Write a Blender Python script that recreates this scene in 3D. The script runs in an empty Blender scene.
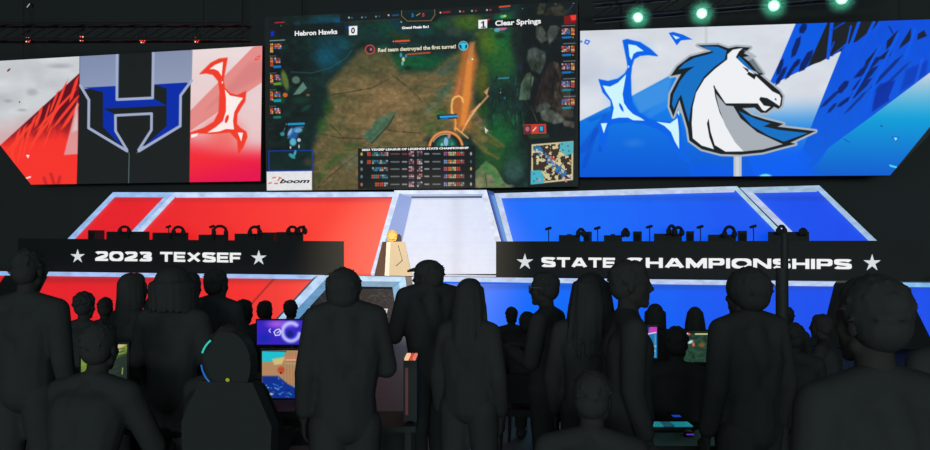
import bpy, bmesh, math, random
import numpy as np
from mathutils import Vector, Matrix, noise
rng = random.Random(7)
sc = bpy.context.scene
COL = sc.collection

# ------------------------------------------------------------------ camera
F = 900.0                     # focal length in pixels of the 930-wide frame
CAMZ = 1.9
YAW = math.radians(13.7)      # turned a little to the left of the stage axis
PIT = math.atan(13/900)
fw = Vector((-math.sin(YAW)*math.cos(PIT), math.cos(YAW)*math.cos(PIT), math.sin(PIT)))
rt = Vector((math.cos(YAW), math.sin(YAW), 0))
up = rt.cross(fw)
EYE = Vector((0, 0, CAMZ))
cd = bpy.data.cameras.new('camera'); cam = bpy.data.objects.new('camera', cd); COL.objects.link(cam)
cd.sensor_width = 36; cd.lens = F*36/930; cd.clip_end = 300
cam.matrix_world = Matrix((( rt.x, up.x, -fw.x, 0), (rt.y, up.y, -fw.y, 0), (rt.z, up.z, -fw.z, CAMZ), (0, 0, 0, 1)))
sc.camera = cam
vs = sc.view_settings
vs.view_transform = 'Standard'; vs.look = 'None'; vs.gamma = 1; vs.exposure = 0; vs.use_curve_mapping = False

nf, nr, nu, ne = (np.array(x) for x in (fw, rt, up, EYE))
class Plane:
    """vertical plane through (x0, y0), turned by ang about Z"""
    def __init__(s, y0, ang=0.0, x0=0.0):
        s.p = np.array((x0, y0, 0.0)); s.n = np.array((math.sin(ang), -math.cos(ang), 0.0))
    def at(s, u, v, off=0.0):
        u = np.asarray(u, float); v = np.asarray(v, float)
        d = nf*F + (u[..., None]-465)*nr + (225-v[..., None])*nu
        t = ((s.p - ne) @ s.n)/(d @ s.n)
        return ne + d*t[..., None] + s.n*off
def at_depth(u, v, dep):
    d = fw*F + rt*(u-465) + up*(225-v)
    return EYE + d*(dep/F)
K = 0.78                      # how far the stage stands from the camera
BACK = Plane(23.0*K)
SCR = Plane(23.25*K)
a_r = math.atan(900/6740) - YAW
_hx = SCR.at(580, 100)
WINGR = Plane(_hx[1], a_r, _hx[0])
DESK = Plane(21.6*K)
FRONT = Plane(21.48*K)
DECK_Z = float(DESK.at(400, 275.8)[2])

# ------------------------------------------------------------------ materials
def lin(c):
    c = np.asarray(c, float)/255
    return np.where(c <= 0.04045, c/12.92, ((c+0.055)/1.055)**2.4)
MATS = {}
def mat(name, rgb=(0.5, 0.5, 0.5), rough=0.6, metal=0.0, emit=None, estr=1.0, noise_amt=0.0, nscale=20.0, bump=0.0, spec=0.5):
    """rgb is linear albedo"""
    if name in MATS: return MATS[name]
    m = bpy.data.materials.new(name); m.use_nodes = True
    nt = m.node_tree; b = nt.nodes['Principled BSDF']
    b.inputs['Base Color'].default_value = (*rgb, 1); b.inputs['Roughness'].default_value = rough
    b.inputs['Metallic'].default_value = metal; b.inputs['Specular IOR Level'].default_value = spec
    if emit is not None:
        b.inputs['Emission Color'].default_value = (*[float(x) for x in emit], 1); b.inputs['Emission Strength'].default_value = estr
    if noise_amt or bump:
        tc = nt.nodes.new('ShaderNodeTexCoord'); nz = nt.nodes.new('ShaderNodeTexNoise'); nz.inputs['Scale'].default_value = nscale
        nz.inputs['Detail'].default_value = 3
        nt.links.new(tc.outputs['Object'], nz.inputs['Vector'])
        if noise_amt:
            mx = nt.nodes.new('ShaderNodeMix'); mx.data_type = 'RGBA'
            mx.inputs[6].default_value = (*[x*(1-noise_amt) for x in rgb], 1); mx.inputs[7].default_value = (*[min(1, x*(1+noise_amt)) for x in rgb], 1)
            nt.links.new(nz.outputs['Fac'], mx.inputs[0]); nt.links.new(mx.outputs[2], b.inputs['Base Color'])
        if bump:
            bp = nt.nodes.new('ShaderNodeBump'); bp.inputs['Strength'].default_value = bump; bp.inputs['Distance'].default_value = 0.02
            nt.links.new(nz.outputs['Fac'], bp.inputs['Height']); nt.links.new(bp.outputs['Normal'], b.inputs['Normal'])
    MATS[name] = m
    return m
def display_mat(name, diffuse=0.02, pixel=True):
    """an LED surface that shows the colours stored on its mesh"""
    if name in MATS: return MATS[name]
    m = bpy.data.materials.new(name); m.use_nodes = True
    nt = m.node_tree; b = nt.nodes['Principled BSDF']
    b.inputs['Base Color'].default_value = (diffuse, diffuse, diffuse, 1); b.inputs['Roughness'].default_value = 0.55
    b.inputs['Specular IOR Level'].default_value = 0.15
    at = nt.nodes.new('ShaderNodeAttribute'); at.attribute_name = 'picture'
    nt.links.new(at.outputs['Color'], b.inputs['Emission Color'])
    b.inputs['Emission Strength'].default_value = 1
    try: m.cycles.emission_sampling = 'NONE'
    except Exception: pass
    MATS[name] = m
    return m
def glow(name, rgb255, s=1.0, sample=False):
    m = mat(name, (0.02, 0.02, 0.02), 0.5, emit=lin(rgb255), estr=s)
    if not sample:
        try: m.cycles.emission_sampling = 'NONE'
        except Exception: pass
    return m

# ------------------------------------------------------------------ objects
def mesh_obj(name, verts, faces, m, parent=None, origin=None, smooth=False):
    verts = np.asarray(verts, float).reshape(-1, 3)
    if parent is not None: org = np.array(parent.location) if origin is None else np.asarray(origin, float)
    elif origin is not None: org = np.asarray(origin, float)
    else: org = np.zeros(3)
    me = bpy.data.meshes.new(name); me.from_pydata((verts-org).tolist(), [], [list(f) for f in faces]); me.update()
    if m: me.materials.append(m)
    if smooth: me.polygons.foreach_set('use_smooth', [True]*len(me.polygons))
    o = bpy.data.objects.new(name, me); COL.objects.link(o)
    if parent is not None: o.parent = parent
    else: o.location = org
    return o
def tag(o, label=None, cat=None, group=None, kind=None):
    for k, x in (('label', label), ('category', cat), ('group', group), ('kind', kind)):
        if x: o[k] = x
    return o
def thing(name, loc, label, cat, group=None, rz=0.0):
    o = bpy.data.objects.new(name, None); COL.objects.link(o); o.empty_display_size = 0.1
    o.location = [float(x) for x in loc]; o.rotation_euler = (0, 0, rz)
    return tag(o, label, cat, group)
def structure(name, verts, faces, m):
    return tag(mesh_obj(name, verts, faces, m), kind='structure')

class MB:
    """collects simple shapes into one mesh"""
    def __init__(s): s.v = []; s.f = []
    def add(s, vs_, fs_):
        n = len(s.v); s.v += [tuple(float(c) for c in p) for p in vs_]; s.f += [tuple(i+n for i in f) for f in fs_]; return s
    def box(s, x0, x1, y0, y1, z0, z1):
        return s.add([(x0,y0,z0),(x1,y0,z0),(x1,y1,z0),(x0,y1,z0),(x0,y0,z1),(x1,y0,z1),(x1,y1,z1),(x0,y1,z1)],
                     [(0,3,2,1),(4,5,6,7),(0,1,5,4),(1,2,6,5),(2,3,7,6),(3,0,4,7)])
    def cone(s, a, b, ra, rb, n=12, caps=True):
        a = Vector(a); b = Vector(b); d = (b-a).normalized()
        x = d.orthogonal().normalized(); y = d.cross(x)
        v = []; 
        for c, r in ((a, ra), (b, rb)):
            for i in range(n):
                t = 2*math.pi*i/n; v.append(c + x*math.cos(t)*r + y*math.sin(t)*r)
        f = [(i, (i+1) % n, n+(i+1) % n, n+i) for i in range(n)]
        if caps: f += [tuple(range(n-1, -1, -1)), tuple(range(n, 2*n))]
        return s.add(v, f)
    def tube(s, pts, r, n=8):
        for a, b in zip(pts[:-1], pts[1:]): s.cone(a, b, r, r, n)
        return s
    def ell(s, c, r, n=16, m=10, M=None):
        v = []; f = []
        for j in range(m+1):
            ph = math.pi*j/m
            for i in range(n):
                t = 2*math.pi*i/n
                p = Vector((math.sin(ph)*math.cos(t)*r[0], math.sin(ph)*math.sin(t)*r[1], math.cos(ph)*r[2]))
                if M is not None: p = M @ p
                v.append(Vector(c)+p)
        for j in range(m):
            for i in range(n): f.append((j*n+i, (j+1)*n+i, (j+1)*n+(i+1) % n, j*n+(i+1) % n))
        return s.add(v, f)
    def cap(s, a, b, ra, rb=None, n=12):
        """tapered capsule"""
        rb = ra if rb is None else rb
        a = Vector(a); b = Vector(b)
        if (b-a).length > 1e-5: s.cone(a, b, ra, rb, n)
        s.ell(a, (ra,)*3, n, 8); s.ell(b, (rb,)*3, n, 8); return s
    def prism(s, pts, y0, y1):
        """outline in x,z pushed from y0 to y1"""
        n = len(pts); v = [(x, y0, z) for x, z in pts]+[(x, y1, z) for x, z in pts]
        f = [tuple(range(n)), tuple(range(2*n-1, n-1, -1))]+[(i, n+i, n+(i+1) % n, (i+1) % n) for i in range(n)]
        return s.add(v, f)
    def solid(s, front, back):
        n = len(front)
        return s.add(list(front)+list(back), [tuple(range(n)), tuple(range(2*n-1, n-1, -1))]+[(i, n+i, n+(i+1) % n, (i+1) % n) for i in range(n)])
    def build(s, name, m, parent=None, smooth=False, local=False, origin=None):
        if local: return mesh_obj(name, s.v, s.f, m, parent, (0, 0, 0), smooth)
        return mesh_obj(name, s.v, s.f, m, parent, origin, smooth)

# ------------------------------------------------------------------ painter: shows pictures on LED displays
def _h(ix, iy, seed):
    n = (ix*374761393 + iy*668265263 + seed*1442695041) & 0x7fffffff
    n = ((n ^ (n >> 13))*1274126177) & 0x7fffffff
    return ((n ^ (n >> 16)) & 0xffff)/65535.0
def vnoise(x, y, seed=0):
    ix = np.floor(x).astype(np.int64); iy = np.floor(y).astype(np.int64); fx = x-ix; fy = y-iy
    fx = fx*fx*(3-2*fx); fy = fy*fy*(3-2*fy)
    return (_h(ix, iy, seed)*(1-fx)+_h(ix+1, iy, seed)*fx)*(1-fy)+(_h(ix, iy+1, seed)*(1-fx)+_h(ix+1, iy+1, seed)*fx)*fy
def fbm(x, y, seed=0, o=4):
    s = 0; a = 0.5
    for k in range(o): s = s+a*vnoise(x*2**k, y*2**k, seed+k*17); a *= 0.5
    return s/(1-0.5**o)
def sst(e0, e1, x):
    t = np.clip((x-e0)/(e1-e0+1e-9), 0, 1); return t*t*(3-2*t)
class Paint:
    def __init__(s, U, V, base):
        s.U = U.ravel(); s.V = V.ravel(); s.C = np.zeros((s.U.size, 3)); s.C[:] = np.array(base)/255.0
    def mix(s, a, col, idx=None):
        col = np.asarray(col, float)/255.0
        if idx is None: idx = slice(None)
        a = np.asarray(a)
        a = a[:, None] if a.ndim else a
        s.C[idx] = s.C[idx]*(1-a)+col*a
    def win(s, x0, y0, x1, y1):
        return np.nonzero((s.U >= x0) & (s.U <= x1) & (s.V >= y0) & (s.V <= y1))[0]
    def sd(s, pts, idx):
        P = np.array(pts, float); x = s.U[idx]; y = s.V[idx]
        d = np.full(x.shape, 1e9); ins = np.zeros(x.shape, bool)
        for i in range(len(P)):
            a = P[i]; b = P[(i+1) % len(P)]; e = b-a; L = e@e+1e-12
            t = np.clip(((x-a[0])*e[0]+(y-a[1])*e[1])/L, 0, 1)
            d = np.minimum(d, (x-a[0]-t*e[0])**2+(y-a[1]-t*e[1])**2)
            if a[1] != b[1]:
                c = ((a[1] > y) != (b[1] > y)) & (x < (b[0]-a[0])*(y-a[1])/(b[1]-a[1])+a[0]); ins ^= c
        d = np.sqrt(d); return np.where(ins, -d, d)
    def poly(s, pts, col, a=1.0, soft=0.35, grow=0.0):
        P = np.array(pts, float); m = soft+grow+1
        idx = s.win(P[:, 0].min()-m, P[:, 1].min()-m, P[:, 0].max()+m, P[:, 1].max()+m)
        if idx.size == 0: return
        d = s.sd(pts, idx)-grow
        al = 1-sst(-soft, soft, d)
        if callable(col): c = col(s.U[idx], s.V[idx]); s.C[idx] = s.C[idx]*(1-(al*a)[:, None])+c*(al*a)[:, None]
        else: s.mix(al*a, col, idx)
    def line(s, pts, w, col, a=1.0, soft=0.35, closed=False):
        P = np.array(pts, float); m = w+soft+1
        idx = s.win(P[:, 0].min()-m, P[:, 1].min()-m, P[:, 0].max()+m, P[:, 1].max()+m)
        if idx.size == 0: return
        x = s.U[idx]; y = s.V[idx]; d = np.full(x.shape, 1e9)
        for i in range(len(P) if closed else len(P)-1):
            p = P[i]; q = P[(i+1) % len(P)]; e = q-p; t = np.clip(((x-p[0])*e[0]+(y-p[1])*e[1])/(e@e+1e-12), 0, 1)
            d = np.minimum(d, np.hypot(x-p[0]-t*e[0], y-p[1]-t*e[1]))
        s.mix((1-sst(-soft, soft, d-w/2))*a, col, idx)
    def ell(s, cx, cy, rx, ry, col, a=1.0, soft=0.3, rot=0.0):
        R = max(rx, ry)*1.05+1
        idx = s.win(cx-R, cy-R, cx+R, cy+R)
        if idx.size == 0: return
        x = s.U[idx]-cx; y = s.V[idx]-cy; c = math.cos(rot); n = math.sin(rot)
        r = np.hypot((x*c+y*n)/rx, (-x*n+y*c)/ry)
        s.mix((1-sst(1-soft, 1, r))*a, col, idx)
    def rect(s, x0, y0, x1, y1, col, a=1.0): s.poly([(x0, y0), (x1, y0), (x1, y1), (x0, y1)], col, a)
    def noisy(s, amt, sx, sy, seed=3, sel=None):
        n = (fbm(s.U/sx, s.V/sy, seed)-0.5)*2*amt
        if sel is None: s.C *= (1+n)[:, None]
        else: s.C[sel] *= (1+n[sel])[:, None]
        np.clip(s.C, 0, 1, out=s.C)
def grid_px(fl, fr, ft, fb, dens, nmin=2):
    """grid of pixel positions between left/right edges u(v) and top/bottom edges v(u)"""
    vm0, vm1 = ft(465), fb(465)
    vm = (ft((fl(vm0)+fr(vm0))/2), fb((fl(vm1)+fr(vm1))/2))
    nv = max(nmin, int(abs(vm[1]-vm[0])*dens)+1)
    nu_ = max(nmin, int(max(fr(vm[0])-fl(vm[0]), fr(vm[1])-fl(vm[1]))*dens)+1)
    t = np.linspace(0, 1, nv)[:, None]; s_ = np.linspace(0, 1, nu_)[None, :]
    v = vm[0]+(vm[1]-vm[0])*t + 0*s_
    for _ in range(3):
        u0 = np.vectorize(fl)(v[:, :1]); u1 = np.vectorize(fr)(v[:, -1:])
        u = u0+(u1-u0)*s_
        v = ft(u)*(1-t)+fb(u)*t
    return u, v
def quad_px(tl, tr, br, bl, dens=1.0):
    """grid over a four-cornered outline given in pixels"""
    tl, tr, br, bl = (np.array(p, float) for p in (tl, tr, br, bl))
    w = max(np.hypot(*(tr-tl)), np.hypot(*(br-bl))); h = max(np.hypot(*(bl-tl)), np.hypot(*(br-tr)))
    n = max(2, int(w*dens)+1); m = max(2, int(h*dens)+1)
    S = np.linspace(0, 1, n)[None, :, None]; T = np.linspace(0, 1, m)[:, None, None]
    G = (tl*(1-S)+tr*S)*(1-T)+(bl*(1-S)+br*S)*T
    return G[..., 0], G[..., 1]
def grid_mesh(name, U, V, plane, colors, m, parent, off=0.0):
    P = plane.at(U, V, off).reshape(-1, 3) - np.array(parent.location)
    nv, nu_ = U.shape
    i = np.arange((nv-1)*(nu_-1)); r = i//(nu_-1); c = i % (nu_-1); a = r*nu_+c
    quads = np.stack([a, a+nu_, a+nu_+1, a+1], 1).astype(np.int32)
    me = bpy.data.meshes.new(name)
    me.vertices.add(len(P)); me.vertices.foreach_set('co', P.astype(np.float32).ravel())
    me.loops.add(quads.size); me.loops.foreach_set('vertex_index', quads.ravel())
    me.polygons.add(len(quads)); me.polygons.foreach_set('loop_start', np.arange(0, quads.size, 4, dtype=np.int32))
    me.update(calc_edges=True)
    at = me.attributes.new('picture', 'FLOAT_COLOR', 'POINT')
    L = lin(np.clip(colors, 0, 1)*255)
    at.data.foreach_set('color', np.concatenate([L, np.ones((len(L), 1))], 1).astype(np.float32).ravel())
    me.materials.append(m)
    o = bpy.data.objects.new(name, me); COL.objects.link(o); o.parent = parent
    return o
def slab(name, pts, plane, off0, off1, m, parent):
    """outline in pixels on a plane, given real thickness"""
    u = np.array([p[0] for p in pts], float); v = np.array([p[1] for p in pts], float)
    A = plane.at(u, v, off0); B = A - plane.n*(off0-off1)
    return MB().solid([Vector(p) for p in A], [Vector(p) for p in B]).build(name, m, parent)
def text_geo(txt, bold=0.0, shear=0.0, space=1.0):
    cu = bpy.data.curves.new('t', 'FONT'); cu.body = txt; cu.size = 1; cu.offset = bold; cu.shear = shear; cu.resolution_u = 3; cu.space_character = space
    o = bpy.data.objects.new('t', cu); COL.objects.link(o)
    dg = bpy.context.evaluated_depsgraph_get(); dg.update()
    me = bpy.data.meshes.new_from_object(o.evaluated_get(dg))
    V = np.array([v.co[:] for v in me.vertices]); Fc = [tuple(p.vertices) for p in me.polygons]
    bpy.data.objects.remove(o); bpy.data.curves.remove(cu); bpy.data.meshes.remove(me)
    return V, Fc
def words_px(name, txt, p0, p1, h, plane, m, parent, off=0.004, bold=0.0, shear=0.0):
    """the same line of writing, one piece per word"""
    def ext(q):
        V, _ = text_geo(q, bold, shear); return V[:, 0].min(), V[:, 0].max()
    a0, a1 = ext(txt); parts = txt.split(' '); pre = ''
    for w_ in parts:
        pre = (pre+' '+w_) if pre else w_
        e = ext(pre)[1]; b0, b1 = ext(w_); s1 = (e-a0)/(a1-a0); s0 = (e-(b1-b0)-a0)/(a1-a0)
        L = lambda t: (p0[0]+(p1[0]-p0[0])*t, p0[1]+(p1[1]-p0[1])*t)
        text_px(name, w_, L(s0), L(s1), h, plane, m, parent, off, bold, shear)
def text_px(name, txt, p0, p1, h, plane, m, parent, off=0.004, bold=0.0, shear=0.0, caps=True, space=1.0):
    V, Fc = text_geo(txt, bold, shear, space)
    x0, x1 = V[:, 0].min(), V[:, 0].max()
    hc = 0.70 + bold*2
    s_ = (V[:, 0]-x0)/(x1-x0)
    u = p0[0]+(p1[0]-p0[0])*s_; v = p0[1]+(p1[1]-p0[1])*s_ - (V[:, 1]+bold)/hc*h
    return mesh_obj(name, plane.at(u, v, off), Fc, m, parent)
def poly_px(name, pts, plane, m, parent, off=0.004):
    u = np.array([p[0] for p in pts], float); v = np.array([p[1] for p in pts], float)
    return mesh_obj(name, plane.at(u, v, off), [tuple(range(len(pts)))], m, parent)
def streak(P_, a, b, w, col, al=1.0, soft=.5):
    a = np.array(a, float); b = np.array(b, float); d = (b-a)/np.hypot(*(b-a)); n = np.array([-d[1], d[0]])*w/2; L = np.hypot(*(b-a))
    P_.poly([a-d*L*.12, a+d*L*.12+n, b-d*L*.25+n*.8, b+d*L*.12, b-d*L*.12-n, a+d*L*.25-n*.8], col, al, soft)
def star_pts(cx, cy, R, r=None, wx=1.0):
    r = r or R*0.40
    return [(cx+wx*(R if i % 2 == 0 else r)*math.sin(math.pi*i/5), cy-(R if i % 2 == 0 else r)*math.cos(math.pi*i/5)) for i in range(10)]

DARK = (26, 30, 31)
# ================================================================== the three flown LED screens
led = display_mat('led_picture')
housing = mat('black_housing', (0.045, 0.05, 0.05), 0.6)
white_txt = glow('white_lettering', (238, 240, 240))

def lerpf(x0, y0, x1, y1): return lambda x: y0+(np.asarray(x, float)-x0)*(y1-y0)/(x1-x0)
def base_at(plane, u, v): return plane.at(u, v)

# ---------------- left wing screen
wl_top = lerpf(0, 60.9, 262, 45.9); wl_bot = lerpf(31, 184.6, 260, 181.2)
U, V = grid_px(lambda v: max(-60.0, 31-(184.5-float(v))*0.785), lambda v: 262.2-(float(v)-46)*0.0135, wl_top, wl_bot, 2.1)
p = Paint(U, V, (200, 204, 208))
# misty light ground, pinker towards the foot
p.noisy(0.10, 26, 14, 5)
g = sst(112, 150, p.V+0.25*p.U)*(p.U < 79); p.mix(g*0.55, (225, 130, 130))
for cx, cy, rx, ry in ((8, 101, 7, 3), (22, 110, 8, 2.5), (32, 92, 9, 6), (60, 66, 20, 4)): p.ell(cx, cy, rx, ry, (140, 145, 150), 0.5, 0.9)
p.ell(8.7, 70, 2.6, 1.1, (120, 20, 40), 1, 0.3, -0.75); p.ell(19.5, 102, 0.9, 0.9, (90, 30, 50))
shard = [(79.5, 73), (0, 145.5), (-20, 165), (31, 185), (77, 185), (80, 120)]
p.poly(shard, (95, 14, 30))
idx = p.win(-20, 70, 80, 186); ins = p.sd(shard, idx) < 0
m_ = (sst(118, 152, p.V[idx]+0.12*p.U[idx]+14*fbm(p.U[idx]/6, p.V[idx]/9, 4)-7))*ins; p.mix(m_, (246, 52, 44), idx)
for a, b, w in (((66, 84), (48, 128), 2.6), ((78, 78), (70, 100), 3), ((74, 92), (38, 128), 2.2), ((79, 96), (54, 126), 2.6), ((79, 104), (62, 128), 3), ((58, 92), (50, 112), 2),
                ((42, 108), (35, 126), 3), ((36, 116), (26, 138), 2.4), ((26, 126), (16, 146), 2.2), ((20, 130), (10, 158), 2.6), ((50, 104), (44, 122), 1.5), ((34, 122), (8, 150), 2.2),
                ((62, 104), (30, 146), 2.4), ((24, 134), (18, 160), 2.0), ((12, 148), (14, 166), 2.2), ((30, 130), (22, 158), 2.0), ((76, 108), (66, 124), 2.0), ((46, 118), (30, 150), 2.4), ((52, 126), (44, 146), 1.6)):
    streak(p, a, b, w*1.25, (250, 64, 46), 0.95)
for a, b in (((44, 178), (46, 184)), ((51, 174), (54, 184)), ((60, 177), (58, 184))): p.line([a, b], 2.4, (150, 24, 34), 0.6, 1.5)
p.poly([(77.5, 100), (78, 154), (64, 155)], (222, 158, 160), 0.9, 0.8); p.poly([(78, 104), (78, 130), (72, 132)], (222, 205, 205), 0.8, 2)
p.poly([(26, 155), (29.5, 155), (28, 158.5)], (255, 235, 235)); p.poly([(25, 178), (30.5, 176), (31, 177.5), (26, 179)], (255, 235, 235))
# pink ground on the right of the letter
right = [(190, 40), (264, 40), (264, 190), (188, 190)]
p.poly(right, lambda u, v: np.clip(np.stack([232+0*u, 214-(v-60)*0.25, 214-(v-60)*0.22], 1)+8*(fbm(u/15, v/9, 9)[:, None]-0.5), 0, 255)/255.0, 1, 0.3)
p.poly([(190, 111), (253, 47), (264, 45), (264, 81), (190, 131)], (226, 128, 124), 0.85, 0.5)
p.poly([(206, 110), (250, 62), (264, 60), (264, 76), (222, 98)], (205, 120, 122), 0.5, 3)
idx = p.win(187, 105, 264, 190); tt = sst(122, 158, p.V[idx]-0.30*(p.U[idx]-190)*(1-(p.V[idx]-120)/70)); inr = p.U[idx] > 190.2-(p.V[idx]-52)*0.028
p.mix(tt*inr, (243, 42, 54), idx)
tm = sst(150, 186, p.V[idx]+0.22*(p.U[idx]-225))*inr; p.mix(tm*0.85, (226, 12, 82), idx)
p.ell(224, 134, 30, 26, (240, 66, 52), 0.55, 0.9)
RED = (240, 60, 42); WH = (250, 238, 234)
p.poly([(200, 73.8), (211, 63), (219, 59), (227.2, 58), (226, 65), (223.2, 80), (224.5, 88), (230, 93.5), (237, 95.5), (245.8, 91.5), (245, 101), (240.5, 108), (237, 114), (236.5, 124), (240, 128), (246, 132), (247, 137), (243, 147), (238.5, 153), (237.5, 140), (230, 132), (212, 133.5), (199, 133), (191, 138.5), (190, 133), (204, 128), (214, 122), (219, 112), (220, 92), (218.5, 81), (213, 74.5), (206, 73)], RED, 1, 0.8, 0.5)
p.poly([(209.5, 69.2), (215, 64.8), (223, 61.8), (221.6, 76), (218.5, 71), (214, 69)], WH)
p.poly([(224.8, 89.5), (230, 95.5), (243, 98), (238, 105), (234.3, 112), (233, 121), (234, 129.4), (226, 129), (219, 131.5), (207.5, 132.6), (216, 127), (223, 121), (226, 111), (226, 98)], WH)
p.ell(222.3, 82.5, 0.8, 1.4, WH); p.ell(226.8, 119, 2, 5, RED, 1, 0.3, 0.3)
p.poly([(191, 134.5), (198.5, 133), (197, 136), (191, 138.3)], WH); p.poly([(237.8, 132.5), (243, 132.8), (241.2, 141.6)], WH)
p.line([(257, 57), (260, 55.6), (258.5, 59.5), (254.8, 60), (257, 57)], 0.8, RED)
# dark field with the letter
p.poly([(79.8, 40), (191.3, 40), (189.4, 190), (76.5, 190), (79, 100)], DARK, 1, 0.3)
GF = lambda u, v: np.stack([128+(v-55)*0.35+(u-100)*0.06, 140+(v-55)*0.35+(u-100)*0.05, 172+(v-55)*0.35+0*u], 1)/255.0
STR = (160, 172, 202)
p.poly([(80, 50), (119, 50), (118, 87.5), (84, 89), (79.6, 85)], GF); p.poly([(152, 50), (192.6, 50), (191.8, 80), (187.5, 83.5), (152.5, 85)], GF)
p.poly([(84.4, 87.6), (116, 86), (116, 100.5), (154, 98.6), (166.5, 105.6), (103.5, 108.8), (114.5, 114), (114.5, 132), (121.5, 146.6), (103, 127), (103, 92.2)], (6, 44, 166))
p.poly([(154, 84.4), (187.5, 82.4), (180.5, 95), (180, 125.8), (143.5, 147), (166.6, 126), (166.6, 88.6)], (6, 44, 166))
p.line([(117.1, 50), (116.9, 99.6), (152.6, 97.9), (153.4, 50)], 2.7, STR)
p.line([(80.4, 85.6), (88.9, 100), (88.6, 128), (127, 151)], 2.7, STR); p.line([(191.6, 80.6), (180.6, 95.5), (180.2, 126), (139, 151)], 2.7, STR)
p.line([(127, 150), (115.6, 131), (115.4, 115.4), (151.6, 113.6), (151.4, 130), (138.6, 150)], 2.6, STR)
p.poly([(122, 146), (129, 153.4), (119, 146)], STR); p.poly([(143, 146), (136.2, 153.4), (147, 146)], STR)
p.line([(129.2, 153), (128.6, 183.5)], 0.6, (104, 128, 128))
p.line([(119.2, 50), (118.6, 97)], 0.5, (40, 110, 150), 0.7)
o_ = SCR.at(150, 183)
wing_left = thing('led_screen', o_, 'wide flown LED screen showing a blue letter H between red and white shards', 'LED screen')
grid_mesh('display', U, V, SCR, p.C, led, wing_left)
slab('cabinet', [(U[0, 0], V[0, 0]), (U[0, -1], V[0, -1]), (U[-1, -1], V[-1, -1]), (U[-1, 0], V[-1, 0])], SCR, -0.02, -0.2, housing, wing_left)

# ---------------- right wing screen
wr_top = lerpf(580, 30.9, 930, 19.4); wr_bot = lerpf(580, 177.1, 890, 175.4)
U, V = grid_px(lambda v: 580.2-(float(v)-30)*0.003, lambda v: min(985.0, 890+(175.5-float(v))*0.82), wr_top, wr_bot, 2.0)
p = Paint(U, V, (214, 219, 228)); p.noisy(0.05, 30, 16, 8)
u, v = p.U, p.V
p.mix(sst(92, 132, v)*0.95*(u > 690), (40, 140, 225)); p.mix(sst(120, 160, v)*(u > 690), (0, 96, 238))
p.ell(590, 72, 26, 30, (170, 180, 205), 0.35, 0.9)
def blueg(u, v):
    t = np.clip((v-100)/76, 0, 1); return np.stack([10-10*t, 128-42*t, 232-18*t], 1)/255.0
p.poly([(570, 126), (588, 117), (606, 108), (632, 96), (672, 74.5), (700, 96), (745, 150), (760, 190), (570, 190)], blueg, 1, 0.6)
p.poly([(632, 96), (672, 75), (668, 100), (640, 114)], (90, 155, 225), 0.6, 2.5); p.poly([(645, 114), (668, 98), (668, 108), (650, 118)], (60, 140, 235), 0.6, 2)
for a, b, w, al in (((582, 150), (606, 118), 7, 0.35), ((584, 166), (596, 130), 5, 0.35), ((600, 150), (604, 132), 4, 0.4), ((590, 120), (612, 112), 4, 0.3)): p.line([a, b], w, (0, 60, 190), al, 1.2)
p.ell(634, 143, 16, 7, (90, 140, 215), 0.35, 0.95)
# brush shapes
B1 = [(799.3, 15), (835, 15), (848, 48), (832, 55), (773, 84.4), (768.5, 85.2), (779, 63)]
p.poly(B1, (0, 88, 226))
for a, b, w in (((800, 38), (792, 56), 5), ((806, 25), (800, 32), 6), ((800, 60), (794, 66), 4), ((812, 52), (800, 70), 6), ((786, 68), (776, 84), 4), ((797, 62), (786, 78), 3.4), ((824, 46), (812, 60), 5), ((783, 60), (777, 74), 4)):
    streak(p, a, b, w*1.2, (4, 24, 84), 0.9, 0.7)
gapd = [(830.8, 15), (886, 15), (878, 24), (872, 30), (862, 40), (850, 52), (842, 60), (841, 51), (820, 62), (808, 66)]
p.poly(gapd, (24, 28, 34), 1, 0.4)
B2 = [(841.5, 50.5), (846, 44), (856, 42), (874, 28), (883, 15), (990, 10), (990, 34), (930, 73), (871, 117), (828, 148), (800, 185), (786, 185), (803, 148), (814.5, 118)]
p.poly(B2, lambda u, v: np.stack([0*u+2, 74+0.12*(v-20)+6*fbm(u/5, v/20, 3), 214+14*fbm(u/9, v/9, 6)], 1)/255.0, 1, 0.4)
for a, b, w in (((832, 22), (828, 58), 3.5), ((859, 22), (846, 58), 3.2), ((851, 26), (845, 52), 1.6), ((874, 22), (862, 46), 3.0), ((880, 24), (874, 34), 2)): p.line([a, b], w, (0, 84, 226))
p.line([(846, 44), (832, 56)], 1.2, (0, 84, 226)); p.line([(845, 22), (832, 30)], 1.6, (0, 60, 180)); p.line([(834, 42), (830, 52)], 1.5, (0, 70, 210))
NAVY = (5, 26, 92); BLK = (20, 26, 48)
for poly_ in ([(887, 41), (898, 30), (896, 40), (886, 50)], [(901, 44), (911, 28), (911, 40), (899, 49)], [(918, 34), (924, 30), (927, 36), (917, 40)], [(866, 61), (880, 45), (876, 55), (864, 67)], [(881, 56), (893, 46), (890, 56), (880, 60)]): p.poly(poly_, BLK, 0.95, 0.7)
for a, b, w, al in (((880, 58), (856, 76), 5, .9), ((876, 68), (854, 88), 4.5, .9), ((870, 80), (850, 98), 4.5, .85), ((848, 82), (838, 92), 5, .9), ((838, 92), (822, 106), 3, .8), ((850, 98), (838, 106), 3, .9), ((900, 58), (872, 86), 3, .7),
                    ((908, 64), (880, 90), 2.2, .5), ((866, 92), (846, 112), 2.2, .6), ((836, 104), (828, 112), 2.6, .8), ((890, 50), (884, 62), 3, .8), ((893, 34), (889, 26), 1.5, .6)): streak(p, a, b, w*1.3, NAVY, al, 0.8)
p.poly([(880, 84), (896, 80), (890, 100), (872, 112), (874, 92)], (0, 38, 150), 0.8, 1.5); p.poly([(906, 70), (928, 60), (926, 74), (900, 92)], (0, 40, 160), 0.5, 2)
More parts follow.
